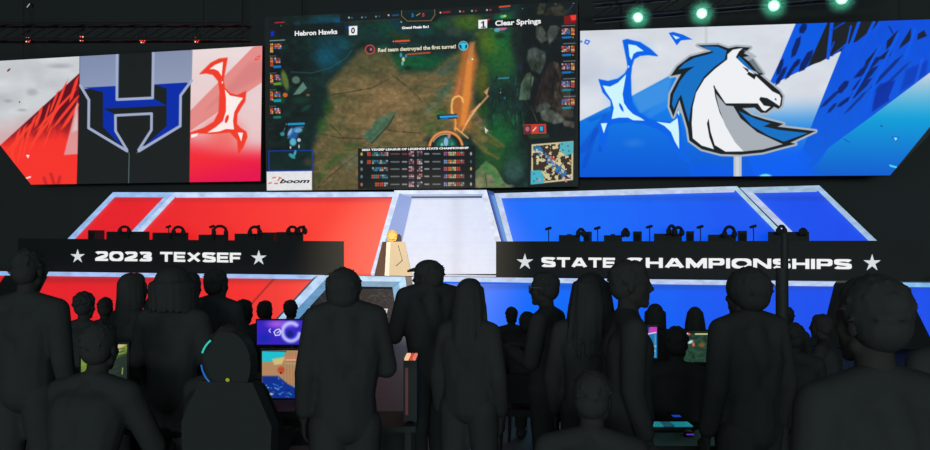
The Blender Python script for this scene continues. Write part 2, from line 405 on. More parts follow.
p.line([(897, 80), (890, 98)], 3, (0, 84, 226), 1, 0.6); p.line([(875, 92), (868, 116)], 2.4, (0, 84, 226), 0.8, .6); p.line([(880, 46), (862, 80), (850, 100)], 2.6, (0, 88, 232), 1, .5); p.line([(898, 34), (874, 84), (866, 112)], 3, (0, 88, 232), 1, .5); p.line([(915, 30), (905, 58)], 3, (0, 88, 232), 1, .6)
p.line([(922, 60), (916, 82)], 3, (20, 100, 240), .6, .8)
p.poly([(930, 72.5), (990, 34), (990, 190), (800, 190), (828, 149), (871, 117)], lambda u, v: np.stack([np.clip(195-(v-75)*4.2, 4, 255), np.clip(208-(v-75)*1.15, 84, 255), np.clip(222-(v-75)*0.15, 190, 230)], 1)/255.0, 1, 0.5)
p.poly([(812, 160), (800, 178), (760, 178), (784, 160), (803, 148)], (0, 96, 246), 0.6, 2); p.poly([(690, 166), (800, 166), (830, 178), (690, 178)], (0, 92, 246), 0.5, 4)
p.poly([(891.5, 136.5), (899, 137), (896, 142)], (30, 70, 200)); p.poly([(893.5, 137.4), (897.6, 137.8), (895.8, 141)], (150, 235, 250)); p.poly([(889, 164.4), (898, 166.8), (897, 168.4), (890, 166.6)], (80, 215, 250))
p.ell(881.5, 126, 1.5, 1, (0, 90, 150)); p.line([(844, 139), (849, 142)], 1.2, (0, 80, 190), .7); p.poly([(926.5, 130), (931, 131), (930, 135)], (20, 80, 220))
p.ell(765.5, 176.5, 8, 3.4, (110, 230, 245), 1, 0.5)
p.rect(733.6, 156, 741.6, 180, (186, 194, 204)); p.rect(736, 156, 739, 180, (205, 210, 216)); p.rect(704.6, 24, 707.6, 43, (196, 203, 206), 0.8)
BL = (0, 98, 232); CY = (206, 244, 252)
p.ell(618, 92, 22, 34, (120, 175, 240), 0.35, 0.95); p.ell(640, 48, 20, 14, (140, 185, 240), 0.3, 0.95)
p.poly([(623, 40.6), (627, 39.4), (640, 42.5), (650, 49), (657.4, 55.8), (648, 54.6), (640, 55.4), (634, 58.8), (631.6, 66), (630.5, 76), (631, 94), (632.6, 104), (638, 112), (648, 119), (658, 121.6), (672, 122), (679, 117.5), (681, 130), (682, 146), (690.6, 163), (680, 157), (674, 148), (668, 136), (660, 130), (646, 124), (630, 122), (614, 123), (608, 126), (607, 138), (603, 150), (599, 142), (600, 127), (606, 118), (611.6, 112), (611, 101), (603, 92), (599, 79.6), (608, 81.4), (618, 79), (625, 73.6), (628.2, 68), (627, 60)], BL, 1, 0.7, 0.55)
p.poly([(628.3, 44.2), (636, 45.4), (643.8, 51), (637, 51.6), (633.4, 54), (631.4, 60), (629.4, 56)], CY); p.ell(628.6, 66.6, 0.7, 1.3, CY)
p.poly([(602.6, 85.4), (610, 86.6), (618, 82.6), (626, 74.4), (624.4, 84), (622.6, 94), (624, 103), (628, 109), (633, 114), (641, 118), (644.6, 120.6), (633, 120.2), (628, 117.6), (619, 117.6), (611.6, 119), (613.8, 108), (611.6, 100), (606, 92)], CY)
p.ell(621.3, 107.4, 1.5, 5.4, BL, 1, 0.3, 0.45*-1); p.poly([(656.4, 121.6), (663, 122.6), (670, 123.4), (677.6, 118), (679, 132), (679.2, 149), (674.6, 141), (671, 132), (664.6, 126)], CY); p.poly([(600.8, 123.4), (607.2, 123), (603.8, 133.4)], CY)
p.poly([(668.6, 33), (673, 31.8), (683, 34.6), (692.6, 39.4), (681, 40.4), (676.8, 45.4)], BL); p.poly([(672.4, 35), (680, 37.6), (675.8, 39.4)], CY)
p.line([(586, 40), (589.6, 41.2), (587.6, 44.2), (584.6, 42.8), (586, 40)], 1.2, (20, 100, 230)); p.poly([(580.5, 40), (583, 41.6), (580.5, 43)], (20, 100, 230))
# horse head emblem
Z = lambda pts: [(660+a/3.6, 40+b/3.6) for a, b in pts]
SIL = Z([(135, 19), (210, 17), (246, 30), (275, 24), (326, 27), (302, 48), (326, 60), (338, 74), (372, 122), (358, 124), (430, 184), (442, 202), (438, 236), (427, 248), (410, 240), (404, 246), (384, 262), (364, 262), (340, 243), (296, 246), (330, 270), (380, 286), (444, 302), (424, 312), (560, 328), (470, 369), (488, 374), (440, 386), (370, 405), (290, 413), (220, 411), (150, 393), (106, 362), (100, 320), (70, 216), (48, 276), (34, 240), (37, 195), (60, 150), (76, 122), (38, 130), (62, 95), (108, 60), (160, 46), (186, 40)])
p.poly(SIL, (172, 180, 188), 1, 0.5, 2.0); p.poly(SIL, (20, 27, 32), 1, 0.4, 0)
p.poly(Z([(300, 36), (326, 56), (300, 62), (318, 76), (350, 60), (330, 46)]), (172, 180, 188), 0.9, 0.5)
MB_ = (16, 112, 196)
p.poly(Z([(152, 23), (208, 24), (240, 38), (233, 70), (196, 96), (158, 132), (130, 180), (112, 238), (104, 296), (92, 255), (76, 196), (64, 216), (50, 250), (43, 232), (48, 196), (72, 148), (96, 116), (124, 95), (66, 106), (88, 84), (124, 64), (172, 52), (194, 44)]), MB_)
p.poly(Z([(70, 224), (74, 240), (84, 268), (72, 262), (64, 238)]), (172, 180, 188)); p.poly(Z([(62, 262), (68, 250), (70, 272)]), CY)
p.poly(Z([(242, 70), (243, 52), (262, 35), (298, 29), (284, 42), (273, 62), (300, 88), (335, 118), (350, 134), (405, 185), (430, 197), (436, 210), (431, 238), (407, 222), (386, 209), (362, 205), (357, 214), (374, 236), (398, 240), (378, 256), (368, 251), (352, 228), (236, 228), (193, 163), (199, 205), (215, 262), (250, 332), (302, 401), (236, 402), (197, 378), (182, 330), (175, 283), (169, 300), (178, 350), (194, 393), (150, 380), (118, 354), (114, 300), (118, 240), (130, 190), (160, 140), (198, 104)]), (238, 240, 244))
p.poly(Z([(200, 192), (238, 236), (264, 238), (290, 282), (350, 332), (442, 375), (370, 394), (301, 401), (270, 368), (235, 308), (213, 248)]), (168, 174, 182))
p.poly(Z([(284, 256), (306, 266), (350, 286), (398, 300), (372, 311), (430, 324), (532, 335), (446, 366), (390, 344), (330, 308)]), MB_)
p.poly(Z([(278, 66), (284, 58), (300, 72), (330, 104), (344, 118), (318, 104)]), MB_, 1, 0.3)
p.poly(Z([(310, 64), (345, 108), (356, 118), (370, 120), (338, 74), (330, 68)]), (150, 160, 168), 0.7, 0.4)
p.poly(Z([(296, 95), (322, 107), (316, 112), (348, 128), (372, 125), (352, 118), (340, 142), (312, 122), (318, 118)]), (20, 27, 32), 1, 0.25); p.poly(Z([(312, 102), (346, 114), (356, 124), (330, 118)]), (238, 240, 244), .7, .3)
p.poly(Z([(412, 214), (417, 208), (420, 218)]), (20, 27, 32)); p.ell(714.2, 86.6, 1.1, 1.3, (90, 20, 40), .7)
o_ = WINGR.at(760, 176)
wing_right = thing('led_screen', o_, 'wide LED screen flown at right showing a white horse head with blue mane', 'LED screen')
grid_mesh('display', U, V, WINGR, p.C, led, wing_right)
slab('cabinet', [(U[0, 0], V[0, 0]), (U[0, -1], V[0, -1]), (985, float(wr_top(985)+60)), (U[-1, -1], V[-1, -1]), (U[-1, 0], V[-1, 0])], WINGR, -0.02, -0.2, housing, wing_right)

# ---------------- centre screen with the match
c_top = lerpf(264.5, 17.5, 578, 1.0); c_bot = lerpf(266, 191.0, 578, 186.6)
U, V = grid_px(lambda v: 264.5+(float(v)-17)*0.008, lambda v: 577.8+(float(v)-1)*0.003, c_top, c_bot, 2.3)
p = Paint(U, V, (22, 42, 40)); u, v = p.U, p.V
p.noisy(0.35, 11, 9, 11)
def blob(cx, cy, rx, ry, col, a=0.8, soft=0.8, rot=0): p.ell(cx, cy, rx, ry, col, a, soft, rot)
blob(330, 50, 26, 30, (12, 60, 74), .9, .9); blob(322, 20, 22, 7, (10, 62, 80), .9, .9); blob(338, 22, 9, 8, (8, 72, 104), .9, .8); blob(297, 24, 5, 5, (10, 76, 90), .9, .8); blob(325, 60, 20, 16, (14, 76, 96), .8, .9); blob(344, 44, 9, 9, (14, 72, 84), .7)
blob(298, 68, 34, 12, (18, 34, 34), .9, .9); blob(312, 112, 26, 24, (18, 34, 34), .8)
blob(383, 30, 30, 14, (16, 58, 46), .8); blob(372, 34, 12, 10, (20, 44, 46), .8); blob(383, 47, 10, 4, (20, 78, 58), .6); blob(400, 35, 18, 8, (56, 70, 30), .4); blob(425, 32, 14, 8, (12, 66, 66), .6); blob(440, 24, 12, 8, (30, 74, 44), .7)
blob(412, 62, 60, 14, (16, 84, 48), .85, .8); blob(468, 22, 24, 14, (62, 96, 30), .85, .8); blob(455, 32, 14, 7, (52, 66, 58), .7)
# dirt lane
lane = [(350, 62), (362, 50), (388, 52), (400, 72), (432, 72), (452, 56), (468, 46), (478, 60), (474, 100), (486, 124), (500, 150), (492, 160), (470, 136), (430, 136), (424, 140), (476, 190), (300, 192), (312, 186), (313, 150), (322, 124), (330, 104), (328, 84)]
p.poly(lane, lambda u, v: (np.stack([99+24*np.exp(-((u-385)/40)**2-((v-105)/30)**2), 88+12*np.exp(-((u-385)/40)**2-((v-105)/30)**2), 56+10*np.exp(-((u-385)/40)**2-((v-105)/30)**2)], 1)*(0.82+0.36*fbm(u/14, v/6, 21)[:, None]))/255.0, 0.95, 4.5)
for pts in ([(330, 95), (350, 92), (372, 88), (394, 76)], [(396, 78), (412, 90), (422, 102)], [(322, 134), (340, 138), (372, 139)], [(330, 124), (344, 138)], [(356, 144), (372, 150), (380, 146)], [(388, 130), (404, 132), (420, 133)], [(318, 188), (330, 176), (350, 160), (364, 150)]): p.line(pts, 1.0, (48, 46, 28), .75, .7)
p.poly([(362, 137), (376, 120), (386, 114), (398, 111), (390, 122), (372, 143)], (60, 98, 78), .85, 1.0); p.line([(372, 143), (388, 126), (394, 116)], 1.6, (34, 48, 38), .8, .6)
p.poly([(424, 110), (434, 100), (444, 98), (430, 116)], (70, 96, 80), .7, 1.5); p.poly([(436, 72), (448, 62), (458, 58), (456, 70), (442, 76)], (58, 90, 84), .75, 2); p.poly([(436, 92), (452, 80), (450, 92), (440, 100)], (60, 96, 80), .6, 2)
p.poly([(315, 178), (330, 160), (346, 148), (352, 150), (330, 166), (318, 184)], (58, 88, 40), .8, 2); p.poly([(338, 162), (356, 150), (364, 158), (350, 172)], (86, 96, 76), .5, 3); blob(328, 108, 8, 14, (34, 72, 32), .7); blob(322, 126, 10, 12, (34, 76, 34), .7); blob(352, 145, 14, 3, (56, 84, 40), .7)
# green ground to the right
for a in ((500, 55, 28, 38, (32, 92, 40), .85), (488, 40, 18, 22, (80, 104, 26), .7), (482, 80, 10, 30, (96, 96, 26), .7), (505, 20, 16, 12, (16, 96, 48), .8), (500, 36, 14, 14, (14, 92, 50), .6), (440, 115, 12, 12, (34, 84, 30), .7), (432, 128, 12, 10, (30, 80, 30), .7), (484, 110, 10, 12, (30, 70, 30), .8), (500, 135, 26, 30, (22, 84, 42), .9), (492, 160, 26, 26, (30, 74, 34), .85), (515, 160, 14, 18, (24, 66, 44), .8)): blob(*a)
for pts, w in (([(471, 126), (484, 138), (500, 146)], 4), ([(474, 140), (486, 152), (498, 158)], 2.6), ([(486, 132), (504, 146)], 2.2)): p.line(pts, w, (104, 92, 44), .75, 1.6)
rg = random.Random(3)
for k in range(90):
    x = rg.uniform(488, 530); y = rg.uniform(80, 130); p.line([(x, y), (x+rg.uniform(-3, 3), y-rg.uniform(4, 11))], rg.uniform(.5, 1), rg.choice([(20, 66, 44), (30, 92, 54), (14, 40, 32), (26, 30, 28)]), .75)
blob(505, 92, 14, 12, (20, 34, 30), .75); blob(517, 40, 8, 30, (22, 40, 34), .8); blob(500, 108, 16, 10, (20, 52, 40), .6)
# rocks
p.poly([(520, 0), (580, 0), (580, 140), (545, 138), (528, 120), (520, 80), (512, 40)], (24, 33, 33), .9, 5)
for pts, c, sf in (([(536, 26), (541, 24), (546, 33), (547, 40), (541, 43), (536, 38)], (104, 112, 104), 1.2), ([(546, 34), (552, 22), (560, 28), (556, 38), (549, 44)], (92, 102, 98), 1.5), ([(546, 8), (560, 4), (572, 12), (560, 17), (545, 16)], (70, 68, 58), 2.5), ([(539, 3), (546, 4), (544, 14), (537, 14)], (86, 90, 72), 1.5),
                ([(528, 50), (534, 47), (545, 52), (546, 62), (540, 74), (531, 70), (527, 60)], (88, 102, 98), 1.6), ([(535, 62), (544, 60), (540, 72), (534, 70)], (62, 80, 66), 1.4), ([(546, 66), (553, 61), (562, 72), (566, 92), (566, 124), (548, 112), (532, 112), (537, 92), (541, 78)], (58, 48, 46), 1.6), ([(553, 61), (558, 63), (563, 76), (560, 80)], (92, 80, 74), 1.0), ([(556, 84), (562, 80), (570, 92), (574, 118), (562, 116), (552, 106)], (84, 74, 66), 1.5),
                ([(519, 100), (521, 84), (526, 74), (531, 80), (530, 100)], (84, 112, 92), .7), ([(526, 74), (530, 72), (534, 77), (532, 90), (530, 86)], (104, 128, 104), .6), ([(536, 106), (546, 102), (552, 106), (544, 112), (536, 112)], (84, 96, 86), 1.2), ([(540, 112), (548, 108), (560, 114), (566, 122), (554, 124), (542, 120)], (112, 122, 112), 1.4), ([(562, 120), (575, 122), (574, 128), (564, 126)], (100, 96, 88), 1)):
    p.poly(pts, c, .92, sf)
for pts in ([(546, 66), (541, 90), (537, 106)], [(556, 70), (552, 84), (554, 98), (550, 110)], [(562, 76), (559, 90), (566, 104)], [(549, 24), (546, 36)]): p.line(pts, 1.0, (30, 28, 28), .8, .6)
p.ell(521, 68, 3, 6, (34, 40, 66), .9, .8)
p.line([(532, 74), (530, 84), (534, 92)], .8, (36, 50, 44), .8); p.line([(556, 74), (552, 90), (556, 104)], .8, (34, 32, 32), .8); p.line([(524, 98), (532, 112)], .7, (90, 118, 90), .6); p.line([(531, 106), (537, 122)], .9, (120, 130, 90), .7)
# bottom stones and pond
p.poly([(475, 172), (486, 161), (496, 168), (504, 182), (512, 188), (475, 188)], (92, 110, 72), .95, 1); p.poly([(480, 166), (488, 162), (500, 178), (500, 186)], (62, 116, 62), .8, 1); blob(480, 182, 6, 7, (120, 120, 90), .9, .5); blob(490, 180, 5, 8, (112, 112, 88), .9, .5); p.line([(485, 174), (487, 186)], .8, (48, 56, 40), .9); blob(514, 170, 13, 16, (44, 74, 68), .9, .6); blob(510, 186, 6, 2.4, (110, 110, 80), .8)
p.rect(527.6, 140, 531, 188, (26, 36, 34))
# mottle the ground and stones, darker towards the borders
gn = fbm(u/9, v/7, 91, 4); inl = 1-sst(-6, 6, p.sd(lane, slice(None)))
p.mix(inl*sst(.46, .72, fbm(u/16, v/9, 92, 3))*.6*(1-sst(70, 130, v)*.5), (58, 70, 40)); p.mix(inl*sst(.52, .70, fbm(u/7, v/4, 44, 4))*.30, (150, 116, 78)); p.mix(inl*sst(95, 60, v)*.45, (54, 62, 40))
p.C *= (0.82+0.36*fbm(u/3.4, v/2.8, 66, 3))[:, None]
rk = sst(516, 530, u)*sst(190, 130, v); p.C *= (1-rk*(.72-.75*fbm(u/5, v/8, 71, 3)))[:, None]
lf = sst(330, 285, u); p.C *= (1-lf*(.58-.6*fbm(u/7, v/6, 72, 3)))[:, None]
p.C *= 1.04; np.clip(p.C, 0, 1, out=p.C); p.C = np.maximum(p.C, np.array([20, 27, 29])/255*(.8+.3*gn[:, None]))
# beam of fire
p.poly([(464, 48), (474, 42), (478, 60), (472, 92), (470, 128), (456, 132), (450, 112), (456, 82)], (214, 112, 44), .62, 3.6)
p.poly([(467, 60), (473, 56), (470, 100), (465, 126), (460, 126), (463, 92)], (248, 150, 66), .62, 2.2); p.poly([(470, 42), (475, 42), (472, 62), (467, 64)], (200, 140, 90), .6, 1.5); p.poly([(459, 80), (462, 78), (458, 96), (455, 96)], (190, 110, 90), .6, 1)
p.line([(452, 113), (451.6, 106), (452.6, 100), (455, 97), (459, 96), (462, 98), (463, 102)], 1.8, (255, 196, 110), .9, 1.0); p.line([(452, 112), (454.5, 116), (455.6, 122), (455, 130)], 1.6, (255, 180, 90), .8, 1)
p.line([(462, 132), (470, 116), (488, 96)], 1.6, (235, 165, 100), .85, .8); p.line([(466, 124), (480, 104)], 1.0, (250, 200, 140), .8, .7); p.poly([(470, 113), (480, 103), (476, 111)], (225, 160, 110), .9, .6); p.poly([(484, 92), (489, 87), (487, 96)], (206, 150, 110), .9, .6); p.line([(456, 128), (468, 138)], 1.4, (255, 190, 120), .8, .8)
blob(472.5, 59.2, 1.3, 1, (255, 240, 190), 1, .5)
# ring
blob(446, 148, 18.5, 17.5, (24, 40, 36), .95, .2); p.line([(446+16.4*math.cos(t), 147.5+15.6*math.sin(t)) for t in np.linspace(math.pi*1.0, math.pi*2.0, 24)], 2.4, (236, 142, 72), 1, .8); p.line([(446+14.2*math.cos(t), 147.5+13.4*math.sin(t)) for t in np.linspace(math.pi*1.15, math.pi*1.6, 12)], 1, (255, 220, 190), .8, .7)
blob(446, 146, 12.5, 11.5, (30, 112, 94), .9, .4); blob(446, 142, 3, 6, (150, 190, 230), .9, .5); blob(449, 136, 2, 3.4, (190, 130, 140), .9, .5); blob(442, 145, 2, 3, (120, 220, 190), .8, .6); blob(452, 144, 2.4, 3, (60, 150, 130), .8)
# little figures
for a in ((401, 55, 1.6, 3, (70, 150, 190), .95, .5), (406, 56, 1.4, 2.4, (70, 140, 190), .9, .5), (403.4, 59.5, 2, 3.2, (214, 210, 170), .9, .5), (402.4, 63.4, 1.4, 2.8, (120, 180, 190), .9, .5), (408, 68, 6, 3.4, (22, 40, 34), .9, .8), (293, 134, 7, 8, (34, 92, 160), .9, .5), (298, 130, 6, 4, (120, 190, 224), .8, .6), (290, 132, 2, 6, (160, 190, 220), .8, .6, .5), (293, 142, 4.4, 5, (90, 190, 220), .9, .5), (299, 140, 2.4, 2.4, (200, 214, 226), .9, .5), (290.5, 147.4, 1, 2, (220, 220, 200), .9, .5), (299, 146.5, 1, 2.6, (190, 200, 200), .9, .5), (282.4, 134, 3, 2.6, (50, 150, 176), .9, .5), (304, 16.5, 0.1, .1, (0, 0, 0), 0)): blob(*a)
p.line([(288, 138), (296, 128), (303, 127)], 1.4, (60, 120, 190), .9, .6); p.line([(285, 128), (283, 133)], .9, (50, 130, 120), .8)
blob(285, 80, 4, 13, (104, 128, 50), .8, .5, -.25); blob(296, 80, 5, 4.6, (96, 126, 110), .8, .4); p.poly([(293, 95), (303, 82), (307, 88), (300, 94)], (104, 140, 124), .85, .7); blob(285.2, 95, 3.1, 2.8, (206, 104, 40), .95, .4); blob(308, 95, 2.8, 1.8, (140, 92, 40), .8, .6); blob(281, 82, 4, 6, (66, 86, 76), .7, .6); p.line([(291, 72), (312, 73), (330, 68), (346, 58), (352, 50)], 1.1, (46, 92, 92), .6, .8); blob(280, 100, 8, 5, (18, 82, 50), .8); blob(300, 100, 14, 6, (22, 62, 44), .7); blob(306, 108, 8, 3, (22, 80, 60), .6, .7, -.6)
for a in ((502.5, 16.5, 3.2, 2, (70, 190, 150), .9, .5), (505, 16, 2, 1.6, (220, 200, 90), .9, .5), (501.5, 28, 7, 3, (200, 100, 160), .95, .5), (497, 30, 4, 2.6, (90, 170, 190), .9, .5), (491, 27.6, 3.4, 1.6, (60, 170, 130), .9, .5), (500, 36, 8, 4, (24, 44, 30), .8, .8), (477, 34, 4, 3, (96, 100, 40), .5)): blob(*a)
blob(500.5, 92.5, 1, 1.2, (170, 190, 170), .8); blob(504.6, 98, 2, 2.2, (16, 104, 122), .9); blob(501, 89, .8, 1, (120, 140, 110), .7)
# cast dark border bands of the broadcast overlay
sl = lambda x, y0, k=-0.055: y0+k*(x-264)
p.poly([(260, sl(260, 24)), (580, sl(580, 21)), (580, -6), (260, 0)], (22, 30, 32), .0)
p.poly([(340, 21.5), (400, 18.3), (410, 23), (436, 21.5), (441, 16), (500, 13), (505, 0), (340, 5)], (20, 28, 30), .9, .6)
p.line([(345, 22.5), (402, 18.6)], .6, (70, 44, 36), .8); p.line([(441, 18), (500, 14.4)], .6, (70, 44, 36), .8)
p.line([(401.6, 10.6), (401.6, 16), (407.5, 21.2), (431, 20.6), (434.8, 15), (434.6, 9.6)], .7, (150, 122, 80), .9); p.line([(403, 11.6), (433, 10.4)], .4, (80, 84, 60), .8)
p.poly([(402.5, 11.4), (434, 10.2), (434, 15), (430, 19.6), (408, 20.4), (402.5, 16)], (16, 36, 38), .8)
p.poly([(264.9, 16), (277.5, 16), (277.5, 92), (276, 140), (266, 140)], (20, 30, 31), .0)
p.poly([(264.4, 14), (269, 14), (270, 188), (266, 192)], DARK, 1, .8); p.poly([(576, 0), (579, 0), (579, 190), (575.4, 190)], DARK, 1, .6)
p.poly([(277, 26), (344, 22), (345, 35), (277, 39)], (20, 26, 28), .78, 1); p.poly([(486, 20.4), (564, 15.6), (564, 25), (486, 28.4)], (20, 26, 28), .93, .5)
p.poly([(344.6, 27), (350, 26.5), (350, 30.5)], (14, 40, 180)); p.poly([(487, 19), (490.4, 18.8), (487, 22)], (220, 40, 40))
p.poly([(564, 16), (576, 14.6), (576, 23.6), (564, 24.4)], (120, 22, 26), 1, .8); p.poly([(570, 15.4), (576, 14.8), (576, 20), (571.6, 20.6)], (240, 56, 48), 1, .5)
p.poly([(348.9, 26.3), (357.4, 25.8), (357.2, 34.8), (349, 35.3)], (240, 242, 244)); p.poly([(478.3, 20), (487.2, 19.4), (487.2, 28), (478.4, 28.6)], (240, 242, 244))
p.poly([(270.5, 31.6), (274.4, 31), (273.4, 36), (271, 36.4)], (16, 40, 200), 1, .6); p.line([(275, 22.8), (284, 22.2)], 1.1, (180, 40, 44)); blob(281, 25.6, 1.1, 1.1, (90, 130, 90)); p.line([(487+12.6, 7), (509.6, 6)], 1.6, (206, 84, 40)); p.line([(500, 9.4), (509, 8.8)], 1.2, (30, 60, 110))
for x, y, c in ((349, 17.6, (170, 200, 190)), (352, 17.9, (50, 90, 120)), (362, 17.4, (130, 140, 150)), (365.6, 17.2, (30, 110, 130)), (376, 16.6, (110, 150, 150)), (379.4, 16.4, (40, 80, 110)), (388.6, 15.2, (225, 190, 170)), (440.5, 12.6, (225, 190, 170)), (460, 11.4, (180, 190, 190)), (463.4, 11.6, (200, 40, 40)), (472, 10.9, (180, 190, 190)), (475.8, 10.7, (190, 50, 50)), (487, 10, (200, 200, 200)), (490.5, 9.9, (210, 40, 60)), (401, 22, (220, 200, 190))): blob(x, y, 1.3, 1.3, c, .95, .6)
p.line([(392.6, 15.4), (398.4, 15)], 1.6, (20, 90, 140), .9, .7); p.line([(443.4, 12.4), (449.6, 11.8)], 1.6, (180, 30, 46), .9, .7); p.line([(416.5, 15.6), (420, 13.4)], .9, (180, 150, 110), .9)
p.line([(573, 5), (569, 10)], .6, (40, 80, 180), .8); blob(573.5, 3.4, 1.6, .7, (150, 160, 150), .8); blob(555.5, 4, 2.2, .8, (120, 120, 110), .7); blob(522.5, 8.5, .8, .8, (120, 190, 190), .8)
p.line([(395.5, 41.3), (409, 40.6)], 1.7, (226, 84, 44)); blob(393.4, 41.4, 1, 1, (240, 230, 210)); p.line([(399, 43.6), (407, 43.4)], .8, (20, 90, 120)); p.line([(395, 25), (418, 31)], .0, DARK, 0)
p.line([(400, 22.6), (392, 23)], 2.4, (10, 50, 90), .8, 1); p.line([(397, 31), (408, 32)], 4, (16, 50, 74), .6, 1.5)
p.poly([(407, 53.8), (430.4, 52), (430, 53.2), (407, 54.9)], (232, 66, 44), 1, .5); p.line([(408, 56.6), (422, 56.8)], 1.2, (14, 84, 90), .8, .7)
# round badges
blob(370, 49.5, 5.6, 5.4, (206, 78, 70), 1, .2); blob(370, 49.5, 4.4, 4.2, (50, 34, 44), 1, .2); blob(371, 49.4, 1.8, 2.4, (190, 140, 150), .9); blob(463.3, 45.8, 5.4, 5.3, (170, 214, 220), 1, .2); blob(463.3, 45.8, 4.6, 4.5, (14, 60, 90), 1, .2); p.poly([(462, 42.6), (464.6, 42.6), (467.4, 44.4), (465.2, 45.4), (465.2, 49.4), (461.6, 49.4), (461.6, 45.4), (459.4, 44.4)], (40, 200, 236))
# health bars of the figures
p.poly([(437, 115.2), (456.8, 113.8), (457.4, 118.4), (437.6, 119.6)], (14, 40, 74), 1, .4); p.line([(440.6, 117), (456.4, 116.2)], 2, (50, 160, 220)); p.line([(441, 118.9), (448, 118.5)], 0.9, (30, 110, 190)); blob(438.4, 113.2, 1.4, 1.1, (30, 150, 120))
p.line([(288.6, 124.2), (303.8, 123.6)], 2.2, (30, 144, 190)); blob(286.2, 124.2, .7, 1.1, (180, 190, 190)); p.line([(288.6, 126.2), (304, 125.6)], .5, (20, 60, 110)); p.line([(499, 78.4), (508.6, 77.9)], 1.3, (50, 130, 150)); 
p.line([(483.4, 21.6), (483.5, 27.2)], 1.5, (26, 28, 32)); p.line([(481.4, 23.0), (483.2, 21.8)], 1.0, (26, 28, 32)); p.line([(481.6, 27.3), (485.4, 27.1)], .9, (26, 28, 32))
# player columns: small portraits and item squares
def cell(x, y, w, h, cols):
    nx = max(1, int(w/1.5)); ny = max(1, int(h/1.5))
    for i in range(nx):
        for j in range(ny):
            p.ell(x+w*(i+.5)/nx, y+h*(j+.5)/ny, w/nx*.72, h/ny*.72, rg.choice(cols), .95, .6)
warm = [(230, 150, 60), (210, 70, 40), (236, 196, 110), (190, 90, 90)]; cool = [(60, 120, 190), (200, 130, 150), (220, 200, 200), (120, 50, 60), (80, 70, 130)]
for k, y in enumerate((43.5, 57.5, 74.6, 91.4, 108)):
    cell(270.2, y, 3, 9 if k < 4 else 6, warm); cell(274.4, y, 6 if k else 7, 5.6, cool+warm[:2])
    if k: p.line([(274.6, y+9.4), (280, y+9.1)], 2.6, ((20, 110, 190), (90, 150, 40), (20, 150, 170), (30, 110, 100))[k-1])
    else: p.line([(270, 40.8), (284.5, 40)], .9, (130, 160, 140))
for y in (55.8, 124, 129.5, 142.5): blob(269.8, y, 1.6, 1.4, (20, 64, 58), .6)
for k, y in enumerate((28, 45.6, 63, 80.6, 98.4)):
    cell(561.6, y+.4, 8.4, 6, cool+warm[:2] if k not in (2, 3) else cool); cell(571, y, 3.6, 7, warm); p.line([(563, y+9.6), (570.4, y+9.2)], 2.2, (24, 110, 180) if k < 3 else (20, 130, 140)); blob(573, y+9.4, 1.3, 1.3, (220, 160, 90) if k < 2 else (50, 120, 180))
for y in (25.4, 43.2, 60.8, 78.4, 96.2): p.line([(563.6 if y > 30 else 562, y+.5), (575, y)], .9, (150, 156, 156), .7, .5)
for y in (56.2, 73.2, 90, 106.4): p.line([(269.8, y), (276, y-.3)], .8, (120, 140, 130), .6, .5)
p.poly([(484.6, 127), (488.6, 131), (486.6, 131.4), (487, 133), (485.8, 133.2), (485.2, 131.8)], (225, 215, 205), 1, .4)
# notice box and minimap
p.poly([(523.6, 124.4), (546, 123.8), (546.4, 133.6), (523.8, 134.2)], (196, 60, 44), 1, .4); p.rect(524, 125, 531, 134, (60, 30, 40), .75); blob(527.4, 129, 3, 3.6, (180, 110, 130), .9, .6); p.line([(533, 131), (536, 127.5)], 1, (250, 220, 200)); p.poly([(538.8, 125.8), (544, 125.6), (544.2, 132.2), (538.8, 132.4)], (20, 60, 90)); p.poly([(539.8, 126.6), (543, 126.5), (543, 131), (540, 131)], (40, 170, 220)); p.poly([(527, 135), (549, 134), (549, 138), (530, 139)], (44, 66, 40), .7, 1)
mm = [(531.6, 144.4), (573.4, 141), (573, 180), (531, 184.4)]
p.poly([(528, 139.5), (575, 136), (575, 188), (528, 188)], (24, 30, 30), .95, 1)
p.poly(mm, (206, 196, 152), 1, .5)
idx = p.win(531, 141, 574, 185); inm = p.sd(mm, idx) < -1.6
n_ = fbm(p.U[idx]/3.2, p.V[idx]/3.2, 31, 3); p.mix((inm & (n_ > 0.40))*.97, (54, 42, 36), idx); n2 = fbm(p.U[idx]/2.2, p.V[idx]/2.2, 55, 2)
dd = np.abs((p.U[idx]-552)-(p.V[idx]-163)*1.05); p.mix((inm & (n2 > 0.46) & (dd < 5))*.95, (44, 120, 176), idx); da = np.abs((p.U[idx]-552)+(p.V[idx]-163)*1.05); p.mix((inm & (n2 > 0.42) & (da < 2.6))*.9, (206, 196, 152), idx)
p.poly([(560, 142.6), (573.2, 141.4), (573, 153), (566, 156), (559.6, 150)], (84, 176, 190), 1, .6); p.poly([(530.8, 170.6), (540, 170), (544, 176), (543.6, 183.4), (530.6, 184.4)], (70, 176, 196), 1, .6)
for x, y in ((562, 144), (568, 146), (563, 150), (569, 151), (534, 174), (537, 179), (534, 181)): blob(x, y, 1.3, 1.4, (60, 80, 90), .8)
for x, y, c in ((550.5, 157, (226, 96, 60)), (549, 160, (230, 170, 140)), (553.6, 159, (214, 66, 54)), (557, 163, (240, 180, 160)), (539.6, 180, (236, 130, 130)), (552, 163, (60, 150, 220)), (564, 178, (216, 180, 190)), (569, 176, (230, 190, 200)), (566, 181, (190, 120, 140)), (533.6, 152, (222, 206, 150)), (533.2, 156.6, (60, 20, 60)), (540, 148, (40, 130, 200)), (544, 153, (30, 60, 100)), (571, 161, (210, 160, 90)), (561, 172, (80, 140, 210))): blob(x, y, 1.8, 1.7, c, .95, .5)
